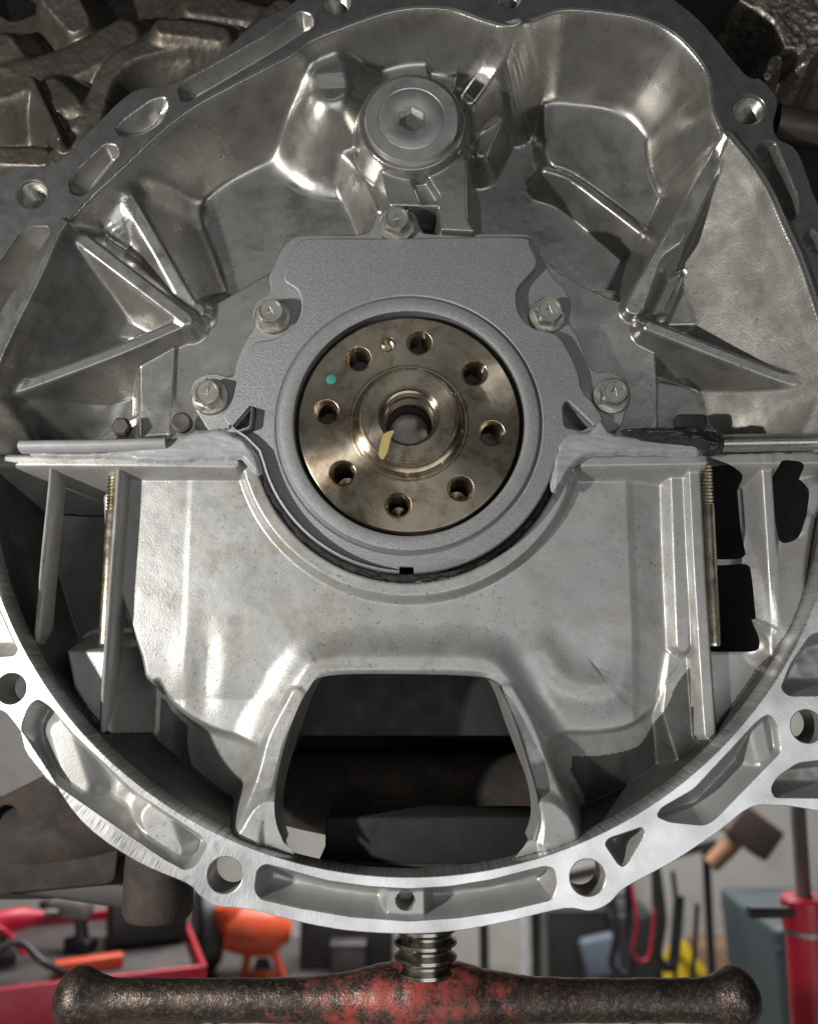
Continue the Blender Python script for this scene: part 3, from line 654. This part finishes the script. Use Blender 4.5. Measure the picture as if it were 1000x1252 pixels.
def ex1(s, sd):
    s.rib([(496, 1070, 8, 20), (496, 1140, 8, 20)], 4, 4, 8)
    x, z = q(496, 1101, 8); s.H = np.where(np.hypot(s.X - x, s.Z - z) < 10, 44, s.H)
def ex3(s, sd): s.rib([(925, 885, 4, 7), (935, 930, 6, 6)], 2, 6, 8)
for i, l in enumerate(L_POCK):
    pocket(l, [40, 36, 42, 30, 42, 42, 40][i], M['cast_pan'], pan, slope=[3, 3, 4, 2, 4, 3, 3][i], extra={0: ex0, 1: ex1, 3: ex3}.get(i))

lo = Sheet(-640, 640, -560, -18, 1.5, 180)
X, Z = lo.X, lo.Z; Rr = np.hypot(X, Z)
lo.names[0] = ('pan_floor', M['recess_shade'])
lo.H += vnoise(X, Z, 140, 71) * 14
# window plate on the right, pads
lo.poly([(835, 560), (990, 560), (990, 800), (930, 900), (845, 925)], 92, 5, 6, 10, 'side_plate', None, None, 0, 30)
lo.poly([(862, 800), (930, 800), (925, 830), (868, 905)], 66, 2, 8, 12, 'pad')
lo.poly([(820, 800), (850, 800), (865, 920), (830, 930), (812, 870)], 74, 3.5, 8, 12, 'pad', M['recess_shade'])
lo.poly([(84, 797), (137, 797), (134, 895), (112, 872), (92, 838)], 62, 5, 3, 5, 'pad', None, None, 0, 30)
lo.rib([(975, 640, 50, 12), (965, 700, 44, 14), (968, 770, 40, 14), (945, 790, 50, 8)], 1.6, 10, 14, 'side_wall')
lo.rib([(1000, 600, 50, 8), (972, 640, 50, 10)], 1.8, 8, 10, 'side_wall')
# sump body
face = 66 + np.interp(X, [q(178, 0, 66)[0], q(252, 0, 66)[0], q(258, 0, 66)[0], 240, q(742, 0, 66)[0], q(750, 0, 70)[0], q(800, 0, 78)[0], q(815, 0, 70)[0], q(845, 0, 66)[0]], [2, .8, 0, 0, 0, 3, 14, 5, 2])
face = face + 6 * np.exp(-((X - q(275, 0, 66)[0]) / 26) ** 2 - ((Z - q(0, 820, 66)[1]) / 40) ** 2) * np.sin((X - q(262, 0, 66)[0]) / 12)
face = face + np.clip((q(0, 760, 66)[1] - Z) / 60, 0, 1.6) ** 2 * 4 * np.clip((np.abs(X) - 120) / 60, 0, 1)
SUMP = [(177, 560), (844, 560), (846, 700), (838, 790), (815, 830), (800, 862), (770, 885), (725, 893), (690, 893), (655, 905), (640, 880), (610, 836), (585, 819), (400, 819), (376, 832), (348, 878), (334, 912), (290, 898), (250, 884), (212, 858), (196, 830), (176, 802)]
lo.poly(SUMP, 66, 6.5, 11, 14, 'sump_face', None, face, 4, 60)
lo.rib([(660, 800, 62, 4), (690, 838, 62, 6), (745, 842, 64, 5), (760, 800, 70, 3)], .5, 12, 10)
# lip of the opening and the two struts
lo.rib([(334, 905, 56, 6), (352, 874, 54, 6), (378, 828, 52, 6), (402, 813, 52, 6), (500, 811, 52, 6), (584, 813, 52, 6), (612, 832, 52, 6), (640, 878, 54, 6), (652, 908, 54, 6)], 1.0, 8, 22, 'opening_lip')
lo.rib([(364, 850, 58, 5), (338, 905, 55, 7), (322, 960, 46, 8), (306, 1008, 30, 11), (300, 1030, 24, 15)], 4.5, 8, 20, 'strut', None, None, 40)
lo.rib([(620, 845, 58, 5), (642, 890, 55, 8), (662, 945, 46, 10), (680, 1000, 30, 14), (684, 1030, 22, 18)], 4.5, 8, 20, 'strut', None, None, 40)
lo.poly([(300, 1012), (318, 985), (340, 985), (345, 1030), (385, 1062), (290, 1045)], 26, 5, 8, 20, 'strut_root', None, None, 3, 40)
lo.poly([(610, 1062), (650, 1028), (658, 985), (678, 985), (700, 1010), (700, 1045)], 24, 5, 8, 20, 'strut_root', None, None, 3, 40)
# upright ribs
lo.rib([(848, 568, 46, 6), (856, 720, 46, 6), (868, 898, 48, 6)], 6, 4, 5, 'rib')
lo.rib([(828, 570, 58, 7), (832, 690, 58, 7), (835, 788, 60, 6)], 2.5, 5, 6, 'rib')
lo.rib([(936, 555, 44, 5), (944, 680, 46, 5), (950, 800, 48, 6)], 6, 4, 5, 'rib')
# joint rim
lo.rib([(-20, 563, 38, 5), (150, 564, 38, 5), (286, 566, 40, 5)], 4, 6, 8, 'rim')
lo.rib([(714, 564, 40, 5), (860, 562, 38, 5), (1030, 560, 38, 5)], 3, 6, 10, 'rim')
# lip round the seal plate
rs = np.hypot(X - cx0, Z - cz0)
lo.put(52 + 2.2 * (np.sqrt(np.maximum(np.abs(rs - 209) - 6, 0) ** 2 + 16) - 4) + np.where(Z > -20, 60, 0), 6, 'seal_lip')
lo.cut(np.where(rs < 199, 74, 0), 3)
# ring wall
lo.put(np.where(Rr < RI + 7, 13 * (np.sqrt(np.maximum(RI + 7 - Rr, 0) ** 2 + 16) - 4) + 3, 3), 6, 'ring_wall', M['recess_shade'], None, 40)
lo.H += vnoise(X, Z, 60, 81, 2) * .6 + vnoise(X, Z, 8, 91) * .07
OPX = [(402, 826), (378, 842), (358, 885), (345, 932), (338, 975), (340, 1005), (350, 1030), (366, 1054), (410, 1092), (500, 1104), (590, 1092), (626, 1054), (645, 1028), (655, 1005), (655, 975), (645, 938), (630, 890), (614, 850), (590, 829), (500, 824)]
OPEN = smooth_loop([q(x, y, float(np.interp(y, [830, 900, 1000, 1066], [54, 54, 34, 14]))) for x, y in OPX], 5)
def rib_line(a, b): (x0, z0), (x1, z1) = q(*a), q(*b); return x0 + (Z - z0) * (x1 - x0) / (z1 - z0)
L1 = rib_line((848, 568, 46), (868, 898, 48)); L2 = rib_line((936, 555, 44), (950, 800, 48))
WIN1 = round_loop(Q([(840, 566), (900, 588), (908, 684), (845, 684)], 92), 10); WIN2 = round_loop(Q([(850, 692), (909, 690), (914, 775), (914, 797), (850, 797)], 92), 8)
WIN3 = round_loop(Q([(936, 570), (966, 573), (977, 605), (974, 630), (962, 664), (940, 670)], 80), 10)
lo.trim(sd_poly(X, Z, OPEN))
lo.trim(np.maximum(sd_poly(X, Z, WIN1), L1 + 12 - X)); lo.trim(np.maximum(sd_poly(X, Z, WIN2), L1 + 12 - X)); lo.trim(np.maximum(sd_poly(X, Z, WIN3), L2 + 11 - X))
lo.trim(rs - 188); lo.keep &= ((Rr < RI + 5) | (Z > q(0, 582, 38)[1])) & (Z < q(0, 552, 30)[1])
lo.build(M['cast_pan'], pan)
# inside walls of the sump behind the opening
wall_pts = [p for p in OPEN if p[1] > q(0, 1030, 25)[1]]; iz = int(np.argmin([p[1] + abs(p[0]) * 0 if p[0] > 0 else 1e9 for p in wall_pts])); wall_pts = wall_pts[iz:] + wall_pts[:iz]
V = []; Fc = []
for i, p in enumerate(wall_pts):
    f = float(np.interp(p[1], [q(0, 1030, 25)[1], q(0, 840, 52)[1]], [16, 46])); g_ = float(np.interp(p[1], [q(0, 1030, 25)[1], q(0, 900, 52)[1]], [30, 190])); V += [(p[0], f, p[1]), (p[0], (f + g_) / 2, p[1] + 2), (p[0] * .985, g_, p[1] + 8)]
for i in range(len(wall_pts) - 1):
    if math.dist(wall_pts[i], wall_pts[i + 1]) > 60: continue
    for j in range(2): Fc.append((i * 3 + j, i * 3 + j + 1, (i + 1) * 3 + j + 1, (i + 1) * 3 + j))
from_lists('opening_wall', V, Fc, M['cast_pan'], pan, 60)
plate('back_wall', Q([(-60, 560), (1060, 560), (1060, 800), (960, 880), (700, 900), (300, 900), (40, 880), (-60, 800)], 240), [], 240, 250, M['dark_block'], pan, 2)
lathe('drain_boss', [(40, 0), (42, 40), (43, 90), (38, 98), (20, 100), (.02, 100)], q3(197, 1020, 110), (0, 0, -1), M['grime'], pan, 36)
tube('rib', [q3(73, 556, 66), q3(70, 600, 66), q3(62, 680, 66), (q3(54, 770, 66)), q3(52, 785, 76)], [24, 24, 24, 24, 14], M['cast_pan'], pan, 20, .27, 4)
tube('rib', [q3(155, 560, 70), q3(150, 640, 70), q3(144, 720, 70), q3(136, 840, 70), q3(132, 890, 76)], [28, 28, 28, 28, 22], M['cast_pan'], pan, 20, .27, 4)
# long studs
for (x0, y0, x1, y1, lab) in ((141, 588, 130, 790, 'long bare steel stud standing in the shadowed gap of the oil pan'), (862, 580, 872, 790, 'long bare steel stud standing in front of the black pan windows')):
    st = thing('stud_bolt', lab, 'stud', q3(x1, y1, 62), 'studs in the oil pan')
    a_, b_ = Vector(q3(x0, y0, 62)), Vector(q3(x1, y1, 62)); ax = (b_ - a_).normalized(); Ln = (b_ - a_).length
    lathe('shank', [(8, 38), (9, 40), (9, Ln - 3), (7, Ln), (.01, Ln)], a_, ax, M['stud'], st, 20, 30)
    prof = [(7, -12)]; h = -12
    while h < 38: prof += [(9.2, h + 2.2), (7.4, h + 4.4)]; h += 4.4
    lathe('thread', prof, a_, ax, M['stud'], st, 20, 20)

# ------------------------------------------------------------------ sealant squeezed out along the joint
def sealant(name, pts, d, label, m, seed, amp=3.0, thick=6):
    P = smooth_loop(Q(pts, d), 4); A = np.array(P); a, b = A.min(0) - 3, A.max(0) + 3
    s = Sheet(a[0], b[0], a[1], b[1], 1.3, 0); sd = sd_poly(s.X, s.Z, P) + vnoise(s.X, s.Z, 14, seed, 2) * 2
    s.names = [(name, None)]
    s.H = d - (thick + vnoise(s.X * .3, s.Z, 15, seed + 3, 3) * amp) * np.sqrt(np.clip(-sd / 5, 0, 1)) + 4
    s.trim(1.2 - sd)
    o = s.build(m, None, 5)[name][0]; return tag(o, label, 'sealant')
sealant('sealant_bead', [(40, 553), (120, 552), (200, 540), (225, 532), (260, 524), (285, 530), (306, 545), (318, 572), (312, 580), (300, 564), (284, 560), (200, 565), (130, 560), (60, 560)], 34, 'pale grey sealant smeared along the joint beside the long bare stud and dowel', M['seal'], 101)
sealant('sealant_bead', [(682, 545), (700, 530), (722, 526), (735, 514), (752, 530), (800, 536), (850, 540), (852, 556), (800, 556), (730, 556), (708, 564), (690, 588), (676, 600), (676, 570)], 32, 'pale grey sealant smeared thick over the joint under the black blob', M['seal'], 111)
sealant('sealant_blob', [(760, 528), (790, 522), (840, 524), (872, 520), (884, 536), (880, 552), (862, 556), (850, 545), (800, 538)], 22, 'glossy black torn sealant blob stuck on the joint', M['seal_black'], 121, 9, 12)
def wv(a, k): return math.sin(a * .31 + k) + .6 * math.sin(a * .83 + 2 * k) + .4 * math.sin(a * 1.7 + 3 * k)
g1 = [(cx0 + (193.5 + wv(a, 1)) * math.cos(math.radians(a)), 56 + 1.5 * wv(a, 2), cz0 + (193.5 + wv(a, 1)) * math.sin(math.radians(a))) for a in np.arange(198, 342, .8)]
o = tube('gasket_ring', g1, [4 + .8 * wv(i * .8, 5) for i in range(len(g1))], M['black'], None, 8); tag(o, 'black ragged gasket in the gap between seal plate and oil pan', 'gasket')

hexsocket((pcx, pcz), 17.5, 14.6, 32, M['steel'], plug)

# ------------------------------------------------------------------ support stand under the engine
sup = thing('support_stand', 'rusty red iron crossbar with ball ends and a greasy screw under the pan', 'support stand', (q(520, 1215, 150)[0], 150, FLOOR_Z))
bx, by, bz = q3(498, 1223, 150)
n = 160; V = []; Fc = []; m_ = 40
xs = np.linspace(-444, 444, n)
for x in xs:
    r = 25.5 + 24 * math.exp(-((x - 20) / 90) ** 2) + (15 * math.exp(-((abs(x) - 412) / 24) ** 2))
    e = 444 - abs(x)
    if e < 40: r = min(r, math.sqrt(max(0, 1 - ((40 - e) / 40) ** 2)) * 42 + .3)
    r *= 1 + .012 * math.sin(x * .11) + .008 * math.sin(x * .31)
    for k in range(m_):
        a = 2 * math.pi * k / m_; V.append((bx + x, by + math.cos(a) * r * .95, bz + math.sin(a) * r))
for i in range(n - 1):
    for k in range(m_): Fc.append((i * m_ + k, i * m_ + (k + 1) % m_, (i + 1) * m_ + (k + 1) % m_, (i + 1) * m_ + k))
from_lists('crossbar', V, Fc, M['iron'], sup, 60)
prof = [(34, -40)]; h = -40
while h < 120: prof += [(40, h + 5), (40, h + 9), (33, h + 14), (33, h + 17)]; h += 17
sx = q(520, 1186, 150)
lathe('screw', prof, (sx[0], 150, sx[1]), (0, 0, 1), M['screw'], sup, 40, 40)
tube('column', [(bx + 15, by, bz - 20), (bx + 15, by, FLOOR_Z + 30)], 60, M['iron'], sup, 24)
lathe('base', [(420, 0), (420, 20), (120, 60), (70, 90)], (bx + 15, by, FLOOR_Z), (0, 0, 1), M['iron'], sup, 40)

# ------------------------------------------------------------------ crossmember and pad seen through and below the pan
cm = thing('crossmember', 'rusty dark vehicle crossmember running behind the pan opening', 'crossmember', q3(400, 1000, 420))
tube('beam', [q3(-200, 1040, 560), q3(60, 1020, 520), q3(330, 935, 450), q3(560, 950, 430), q3(760, 950, 430), q3(1000, 930, 480)], [100, 90, 80, 75, 70, 50], M['grime'], cm, 24, .8, 6)
tube('lower_tube', [q3(-150, 1060, 560), q3(60, 1062, 540), q3(200, 1055, 520), q3(270, 1020, 520)], [70, 66, 58, 30], M['grime'], cm, 20, .7, 5)
rbox('bracket', q3(60, 1075, 500), (330, 60, 42), M['dgrey'], cm, 8, (0, 8, 0))
plate('gusset', round_loop(Q([(-20, 985), (70, 940), (150, 985), (140, 1080), (-20, 1095)], 440), 14), [circ(*q(8, 1000, 440), 20, 24)], 440, 450, M['grime'], cm, 2)
rbox('upper_box', q3(500, 880, 480), (620, 120, 120), M['grime'], cm, 20)
tube('rail_tube', [q3(330, 960, 330), q3(480, 975, 330), q3(720, 968, 330)], [50, 66, 60], M['grime'], cm, 24, 1, 5)
pad = rbox('support_pad', q3(528, 1022, 150), (268, 90, 62), M['black'], None, 5)
tag(pad, 'black rubber support block lying in the pan opening', 'rubber block')
rb = rbox('steel_strip', q3(530, 1050, 150), (290, 110, 12), M['grime'], None, 3); tag(rb, 'thin rusty steel strip under the black rubber block', 'steel strip')

# ------------------------------------------------------------------ the workshop behind
def k_(d): return (d - CAM[1]) / F
def at(px, d, z): return (q(px, 900, d)[0] , d, z)
# tool cart
CD = 2900; zt = q3(222, 1160, CD)[2]
cart = thing('tool_cart', 'low red steel tool cart with a raised rim carrying power tools', 'tool cart', (q(100, 1180, CD)[0], CD, FLOOR_Z))
cxm = q(60, 1180, CD)[0]; ang = 20
def cl(u, v, w): a = math.radians(ang); return (cxm + u * math.cos(a) - v * math.sin(a), CD + u * math.sin(a) + v * math.cos(a), zt + w)
rbox('tray', cl(-200, 0, -40), (1500, 900, 30), M['dgrey'], cart, 6, (0, 0, ang))
rbox('front_panel', cl(-200, -460, -150), (1520, 24, 330), M['red'], cart, 8, (0, 0, ang))
rbox('side_panel', cl(570, 0, -100), (24, 900, 220), M['red'], cart, 8, (0, 0, ang))
rbox('rear_panel', cl(-200, 460, -40), (1520, 24, 120), M['red'], cart, 8, (0, 0, ang))
rbox('label_plate', cl(440, -474, -60), (90, 6, 60), M['white'], cart, 2, (0, 0, ang))
for u, v in ((540, -430), (540, 430), (-900, -430), (-900, 430)):
    p = cl(u, v, 0); tube('leg', [(p[0], p[1], zt - 60), (p[0], p[1], FLOOR_Z)], 26, M['dgrey'], cart, 10)
rbox('shelf', cl(-200, 0, -900), (1450, 860, 30), M['red'], cart, 6, (0, 0, ang))
def power_tool(label, u, v, m1, rz, sc=1.0):
    o = cl(u, v, -24); t = thing('power_tool', label, 'power tool', o)
    a = math.radians(rz)
    def L(x, y, z): return (o[0] + (x * math.cos(a) - y * math.sin(a)) * sc, o[1] + (x * math.sin(a) + y * math.cos(a)) * sc, o[2] + z * sc)
    lathe('motor_body', [(30, -110), (62, -100), (70, -40), (70, 60), (58, 100), (36, 150), (26, 190), (.01, 190)] if sc == 1 else [(r * sc, h * sc) for r, h in [(30, -110), (62, -100), (70, -40), (70, 60), (58, 100), (36, 150), (26, 190), (.01, 190)]], L(0, 0, 250), (math.cos(a), math.sin(a), 0), m1, t, 24)
    tube('handle', [L(-40, 0, 220), L(-60, 0, 140), L(-70, 0, 70)], [44 * sc, 38 * sc, 44 * sc], M['bplastic'], t, 16)
    rbox('battery', L(-60, 0, 40), (190 * sc, 120 * sc, 80 * sc), M['bplastic'], t, 12, (0, 0, rz))
    lathe('chuck', [(34 * sc, 0), (36 * sc, 30 * sc), (24 * sc, 80 * sc), (.01, 84 * sc)], L(190, 0, 250), (math.cos(a), math.sin(a), 0), M['dgrey'], t, 20)
power_tool('red bodied power drill standing at the cart end beside a black drill', -150, -60, M['redplastic'], 35, .66)
power_tool('grey and black power drill standing between red drill and black case', 90, 40, M['gplastic'], 160, .66)
cs = thing('tool_case', 'black plastic tool case with white strip standing on the red cart', 'tool case', cl(390, 80, -24))
rbox('shell', cl(390, 80, 90), (330, 240, 210), M['bplastic'], cs, 24, (0, 0, ang)); rbox('lid', cl(360, 110, 250), (250, 180, 120), M['bplastic'], cs, 24, (0, 0, ang)); rbox('strip', cl(390, -44, 110), (150, 8, 26), M['white'], cs, 3, (0, 0, ang))
o = rbox('pliers_case', cl(150, -250, 0), (260, 60, 50), M['orange'], None, 10, (0, 0, ang + 6)); tag(o, 'small orange tool box lying along the cart rim', 'tool box')
o = tube('air_hose', [cl(-420, -200, -10), cl(-260, -300, 60), cl(-120, -260, 110), cl(-20, -330, 50), cl(60, -300, -8)], 14, M['bplastic'], None, 10, 1, 6); tag(o, 'black air hose curling over the red cart', 'hose')
o = tube('air_hose', [cl(-460, -120, -8), cl(-330, -200, 90), cl(-200, -140, 140), cl(-90, -120, 20)], 12, M['redplastic'], None, 10, 1, 6); tag(o, 'thin red hose looping over the cart tools', 'hose')
# bench behind, mostly hidden by the crossbar
BD = 4200; zb = q3(350, 1196, BD)[2]; kb = k_(BD)
bench = thing('workbench', 'dark low workbench behind the crossbar carrying an orange tool', 'workbench', (q(360, 1190, BD)[0], BD, FLOOR_Z))
bxm = q(370, 1190, BD)[0]
rbox('bench_top', (bxm, BD + 300, zb - 25), (1300, 900, 50), M['dgrey'], bench, 8)
for u in (-600, 600):
    for v in (-80, 680): tube('leg', [(bxm + u, BD + v, zb - 40), (bxm + u, BD + v, FLOOR_Z)], 28, M['dgrey'], bench, 8)
og = thing('orange_tool', 'orange cordless tool with triangular handle on the dark bench', 'power tool', (q(310, 1190, BD)[0], BD, zb))
lathe('body', [(60, -190), (120, -170), (140, -60), (130, 60), (100, 130), (50, 190), (.01, 190)], (q(312, 1140, BD)[0], BD + 40, q3(312, 1138, BD)[2]), (1, .2, -.15), M['orange'], og, 28)
lathe('nozzle', [(85, -80), (95, 0), (85, 80), (60, 110), (.01, 110)], (q(283, 1128, BD)[0], BD, q3(283, 1125, BD)[2]), (-.3, -.3, 1), M['orange'], og, 24)
tri = round_loop(Q([(294, 1196), (300, 1160), (338, 1158), (350, 1196)], BD), 20); tri2 = round_loop(Q([(304, 1186), (308, 1168), (333, 1167), (339, 1186)], BD), 14)
plate('handle', tri, [tri2], BD - 40, BD + 40, M['orange'], og, 10)
plate('trigger', round_loop(Q([(310, 1184), (314, 1172), (328, 1172), (332, 1184)], BD), 8), [], BD - 20, BD + 20, M['bplastic'], og, 4)
ty = thing('rubber_wheel', 'black rubber wheel standing upright beside the orange tool', 'wheel', (q(247, 1196, BD)[0], BD, zb))
wc = (q(247, 1140, BD)[0], BD + 120, q3(247, 1142, BD)[2])
lathe('tyre', [(120, -70), (190, -74), (222, -40), (226, 0), (222, 40), (190, 74), (120, 70)], wc, (1, .35, 0), M['bplastic'], ty, 36); lathe('rim', [(118, -60), (100, -40), (30, -30), (30, -50), (.01, -50)], wc, (-1, -.35, 0), M['gplastic'], ty, 30)
bxs = [('storage_box', 'dark grey storage box on the bench beside the orange tool', 395, 1160, 60, 70, M['bplastic']), ('storage_box', 'black box with a blue lid on the bench behind the screw', 452, 1163, 52, 60, M['bplastic']), ('storage_box', 'small dark box on the bench stacked near the greasy screw', 425, 1176, 40, 36, M['dgrey'])]
for nm, lb, px, py, w, h, m in bxs:
    t = thing(nm, lb, 'box', (q(px, py, BD)[0], BD + 260, zb)); b0 = zb; hh = h * kb
    rbox('tub', (q(px, py, BD)[0], BD + 260 - (120 if w == 40 else 0), b0 + hh * .45), (w * kb, 260, hh * .9), m, t, 14); rbox('lid', (q(px, py, BD)[0], BD + 260 - (120 if w == 40 else 0), b0 + hh * .95), (w * kb * 1.06, 275, hh * .12), M['blue'] if 'blue' in lb else m, t, 8)
# table on the right with mallet and cloth
TD = 5200; zT = q3(800, 1046, TD)[2]
tb = thing('work_table', 'grey topped work table on thin black legs against the white wall', 'table', (q(780, 1050, TD)[0], TD, FLOOR_Z))
ta = 38; tx = q(770, 1050, TD)[0]
def tl(u, v, w): a = math.radians(ta); return (tx + u * math.cos(a) - v * math.sin(a), TD + u * math.sin(a) + v * math.cos(a), zT + w)
rbox('table_top', tl(0, 250, -40), (1900, 560, 70), M['steelbar'], tb, 8, (0, 0, ta))
for u, v in ((-880, 20), (-880, 480), (0, 20), (880, 20), (880, 480)):
    p = tl(u, v, 0); tube('leg', [(p[0], p[1], zT - 60), (p[0], p[1], FLOOR_Z)], 30, M['bplastic'], tb, 8)
cloth = Sheet(0, 1, 0, 1, 1, 0)
V = []; Fc = []; nn = 22
for i in range(nn):
    for j in range(nn):
        u, v = -40 + 430 * i / (nn - 1), 40 + 330 * j / (nn - 1); e = min(i, j, nn - 1 - i, nn - 1 - j) / 10
        V.append(tl(u, v, 4 + min(1, e) * 120 + 26 * math.sin(u * .03) * math.cos(v * .028)))
for i in range(nn - 1):
    for j in range(nn - 1): Fc.append((i * nn + j, (i + 1) * nn + j, (i + 1) * nn + j + 1, i * nn + j + 1))
o = from_lists('shop_cloth', V, Fc, M['blue'], None, 80); tag(o, 'crumpled blue shop cloth lying on the work table', 'cloth')
ml = thing('mallet', 'brown block mallet with wooden handle leaning over the table end', 'mallet', q3(900, 1060, 4600))
h0, h1 = Vector(q3(868, 1058, 4700)), Vector(q3(908, 1018, 4700))
tube('handle', [h0, h0.lerp(h1, .5), h1], [52, 58, 50], M['wood'], ml, 16)
rbox('head', q3(916, 1014, 4700), (300, 210, 215), M['mallet'], ml, 22, (0, 38, 0))
# clamps and cables hanging from the table
for i, (px, y0, y1, m, rad) in enumerate(((745, 1095, 1180, 'bplastic', 22), (800, 1075, 1170, 'bplastic', 34), (822, 1085, 1200, 'bplastic', 16), (770, 1090, 1165, 'redplastic', 10))):
    o = tube('cable', [q3(px, y0 - 20, 4900), q3(px + 8, (y0 + y1) / 2, 4850), q3(px + 3, y1, 4880), q3(px + 22, y1 + 6, 4900), q3(px + 30, y0 + 20, 4950)], rad, M[m], None, 8, 1, 8)
    tag(o, ['black cable loop hanging under the table near the black bin', 'thick black hose hanging in a loop above the yellow tool', 'long thin black cable hanging beside the yellow tool', 'thin red cable hanging under the work table'][i], 'cable')
# items low by the wall
YD = 8300; ky = k_(YD)
def ground(px, d): return (q(px, 1000, d)[0], d, FLOOR_Z)
bn = thing('black_bin', 'tall black plastic bin by the white pipe legs', 'bin', ground(695, 7000))
rbox('tub', q3(698, 1165, 7000), (62 * k_(7000), 500, 110 * k_(7000)), M['bplastic'], bn, 30, taper=1.12); rbox('rim', q3(698, 1106, 7000), (74 * k_(7000), 560, 8 * k_(7000)), M['bplastic'], bn, 12)
bgp = thing('tool_bag', 'black tool bag with a blue grey side pocket on the floor', 'bag', ground(755, 7000))
rbox('bag', q3(758, 1168, 7000), (82 * k_(7000), 520, 108 * k_(7000)), M['bplastic'], bgp, 60, taper=.85); rbox('pocket', q3(733, 1168, 6640), (42 * k_(6640), 120, 44 * k_(6640)), M['bluegrey'], bgp, 40, (0, -12, 0)); tube('strap', [q3(738, 1120, 6800), q3(748, 1098, 6800), q3(768, 1098, 6800), q3(778, 1120, 6800)], 24, M['bplastic'], bgp, 8, 1, 5)
yt = thing('yellow_tool', 'bright yellow hand tool with black grip standing against the wall', 'tool', ground(828, YD))
lathe('body', [(90, 0), (150, 60), (160, 260), (110, 420), (60, 470), (.01, 475)], q3(826, 1212, YD), (.15, 0, 1), M['yellow'], yt, 24)
tube('lever', [q3(828, 1160, YD - 150), q3(842, 1172, YD - 170), q3(858, 1190, YD - 170)], [50, 60, 55], M['yellow'], yt, 12); rbox('grip', q3(852, 1204, YD - 60), (150, 140, 260), M['bplastic'], yt, 40, (0, -30, 0))
for px, lb in ((638, 'white upright pipe beside the black bin'), (663, 'grey upright pipe between black bin and white pipe')):
    t = thing('upright_pipe', lb, 'pipe', ground(px, 6400)); tube('pipe', [(q(px, 1120, 6400)[0], 6400, FLOOR_Z + 10), q3(px, 1060, 6400)], 34, M['white'] if 'white u' in lb else M['steelbar'], t, 12); lathe('foot', [(90, 0), (90, 14), (40, 26)], ground(px, 6400), (0, 0, 1), M['dgrey'], t, 16)
o = rbox('cardboard_box', (q(885, 1170, 8600)[0], 8600, FLOOR_Z + 260), (640, 420, 520), M['tan'], None, 10); tag(o, 'brown cardboard box on the floor by the white wall', 'box')
sb = thing('slate_bin', 'dark slate plastic bin behind the red jack stand', 'bin', ground(975, 4200))
rbox('tub', (q(985, 1180, 4200)[0], 4200, q3(985, 1250, 4200)[2]), (112 * k_(4200), 700, 250 * k_(4200)), M['binm'], sb, 30, taper=1.2); rbox('rim', q3(985, 1132, 4200), (138 * k_(4200), 840, 40), M['binm'], sb, 16)
# red jack stand
JD = 1500; jk = k_(JD); jx = q(990, 1180, JD)[0]
js = thing('jack_stand', 'bright red tubular jack stand with a grey screw and cross handle', 'jack stand', (jx, JD, FLOOR_Z))
zc = q3(990, 1108, JD)[2]; zs = q3(985, 960, JD)[2]
prof = [(8 * jk, 0)]; h = 0
while h < zs - zc + 60: prof += [(9.5 * jk, h + 6), (8 * jk, h + 12)]; h += 12
lathe('screw', prof, (jx - 6, JD, zc), (0, 0, 1), M['steelbar'], js, 20, 20)
lathe('collar', [(28 * jk, -22 * jk), (28 * jk, 8 * jk), (25 * jk, 11 * jk), (8 * jk, 12 * jk)], (jx, JD, zc), (0, 0, 1), M['red'], js, 28)
lathe('ring', [(27 * jk, -3 * jk), (27 * jk, 3 * jk)], (jx, JD, zc - 26 * jk), (0, 0, 1), M['steelbar'], js, 28)
tube('post', [(jx, JD, zc - 26 * jk), (jx, JD, FLOOR_Z + 200)], 25 * jk, M['red'], js, 28)
tube('handle', [(jx - 72 * jk, JD - 30, zc - 3 * jk), (jx, JD - 30, zc - 3 * jk)], [7 * jk, 6 * jk], M['bplastic'], js, 14)
for a in (90, 210, 330):
    c, s_ = math.cos(math.radians(a)), math.sin(math.radians(a)); tube('leg', [(jx, JD, FLOOR_Z + 420), (jx + 420 * c, JD + 420 * s_, FLOOR_Z + 20)], 24, M['red'], js, 10)
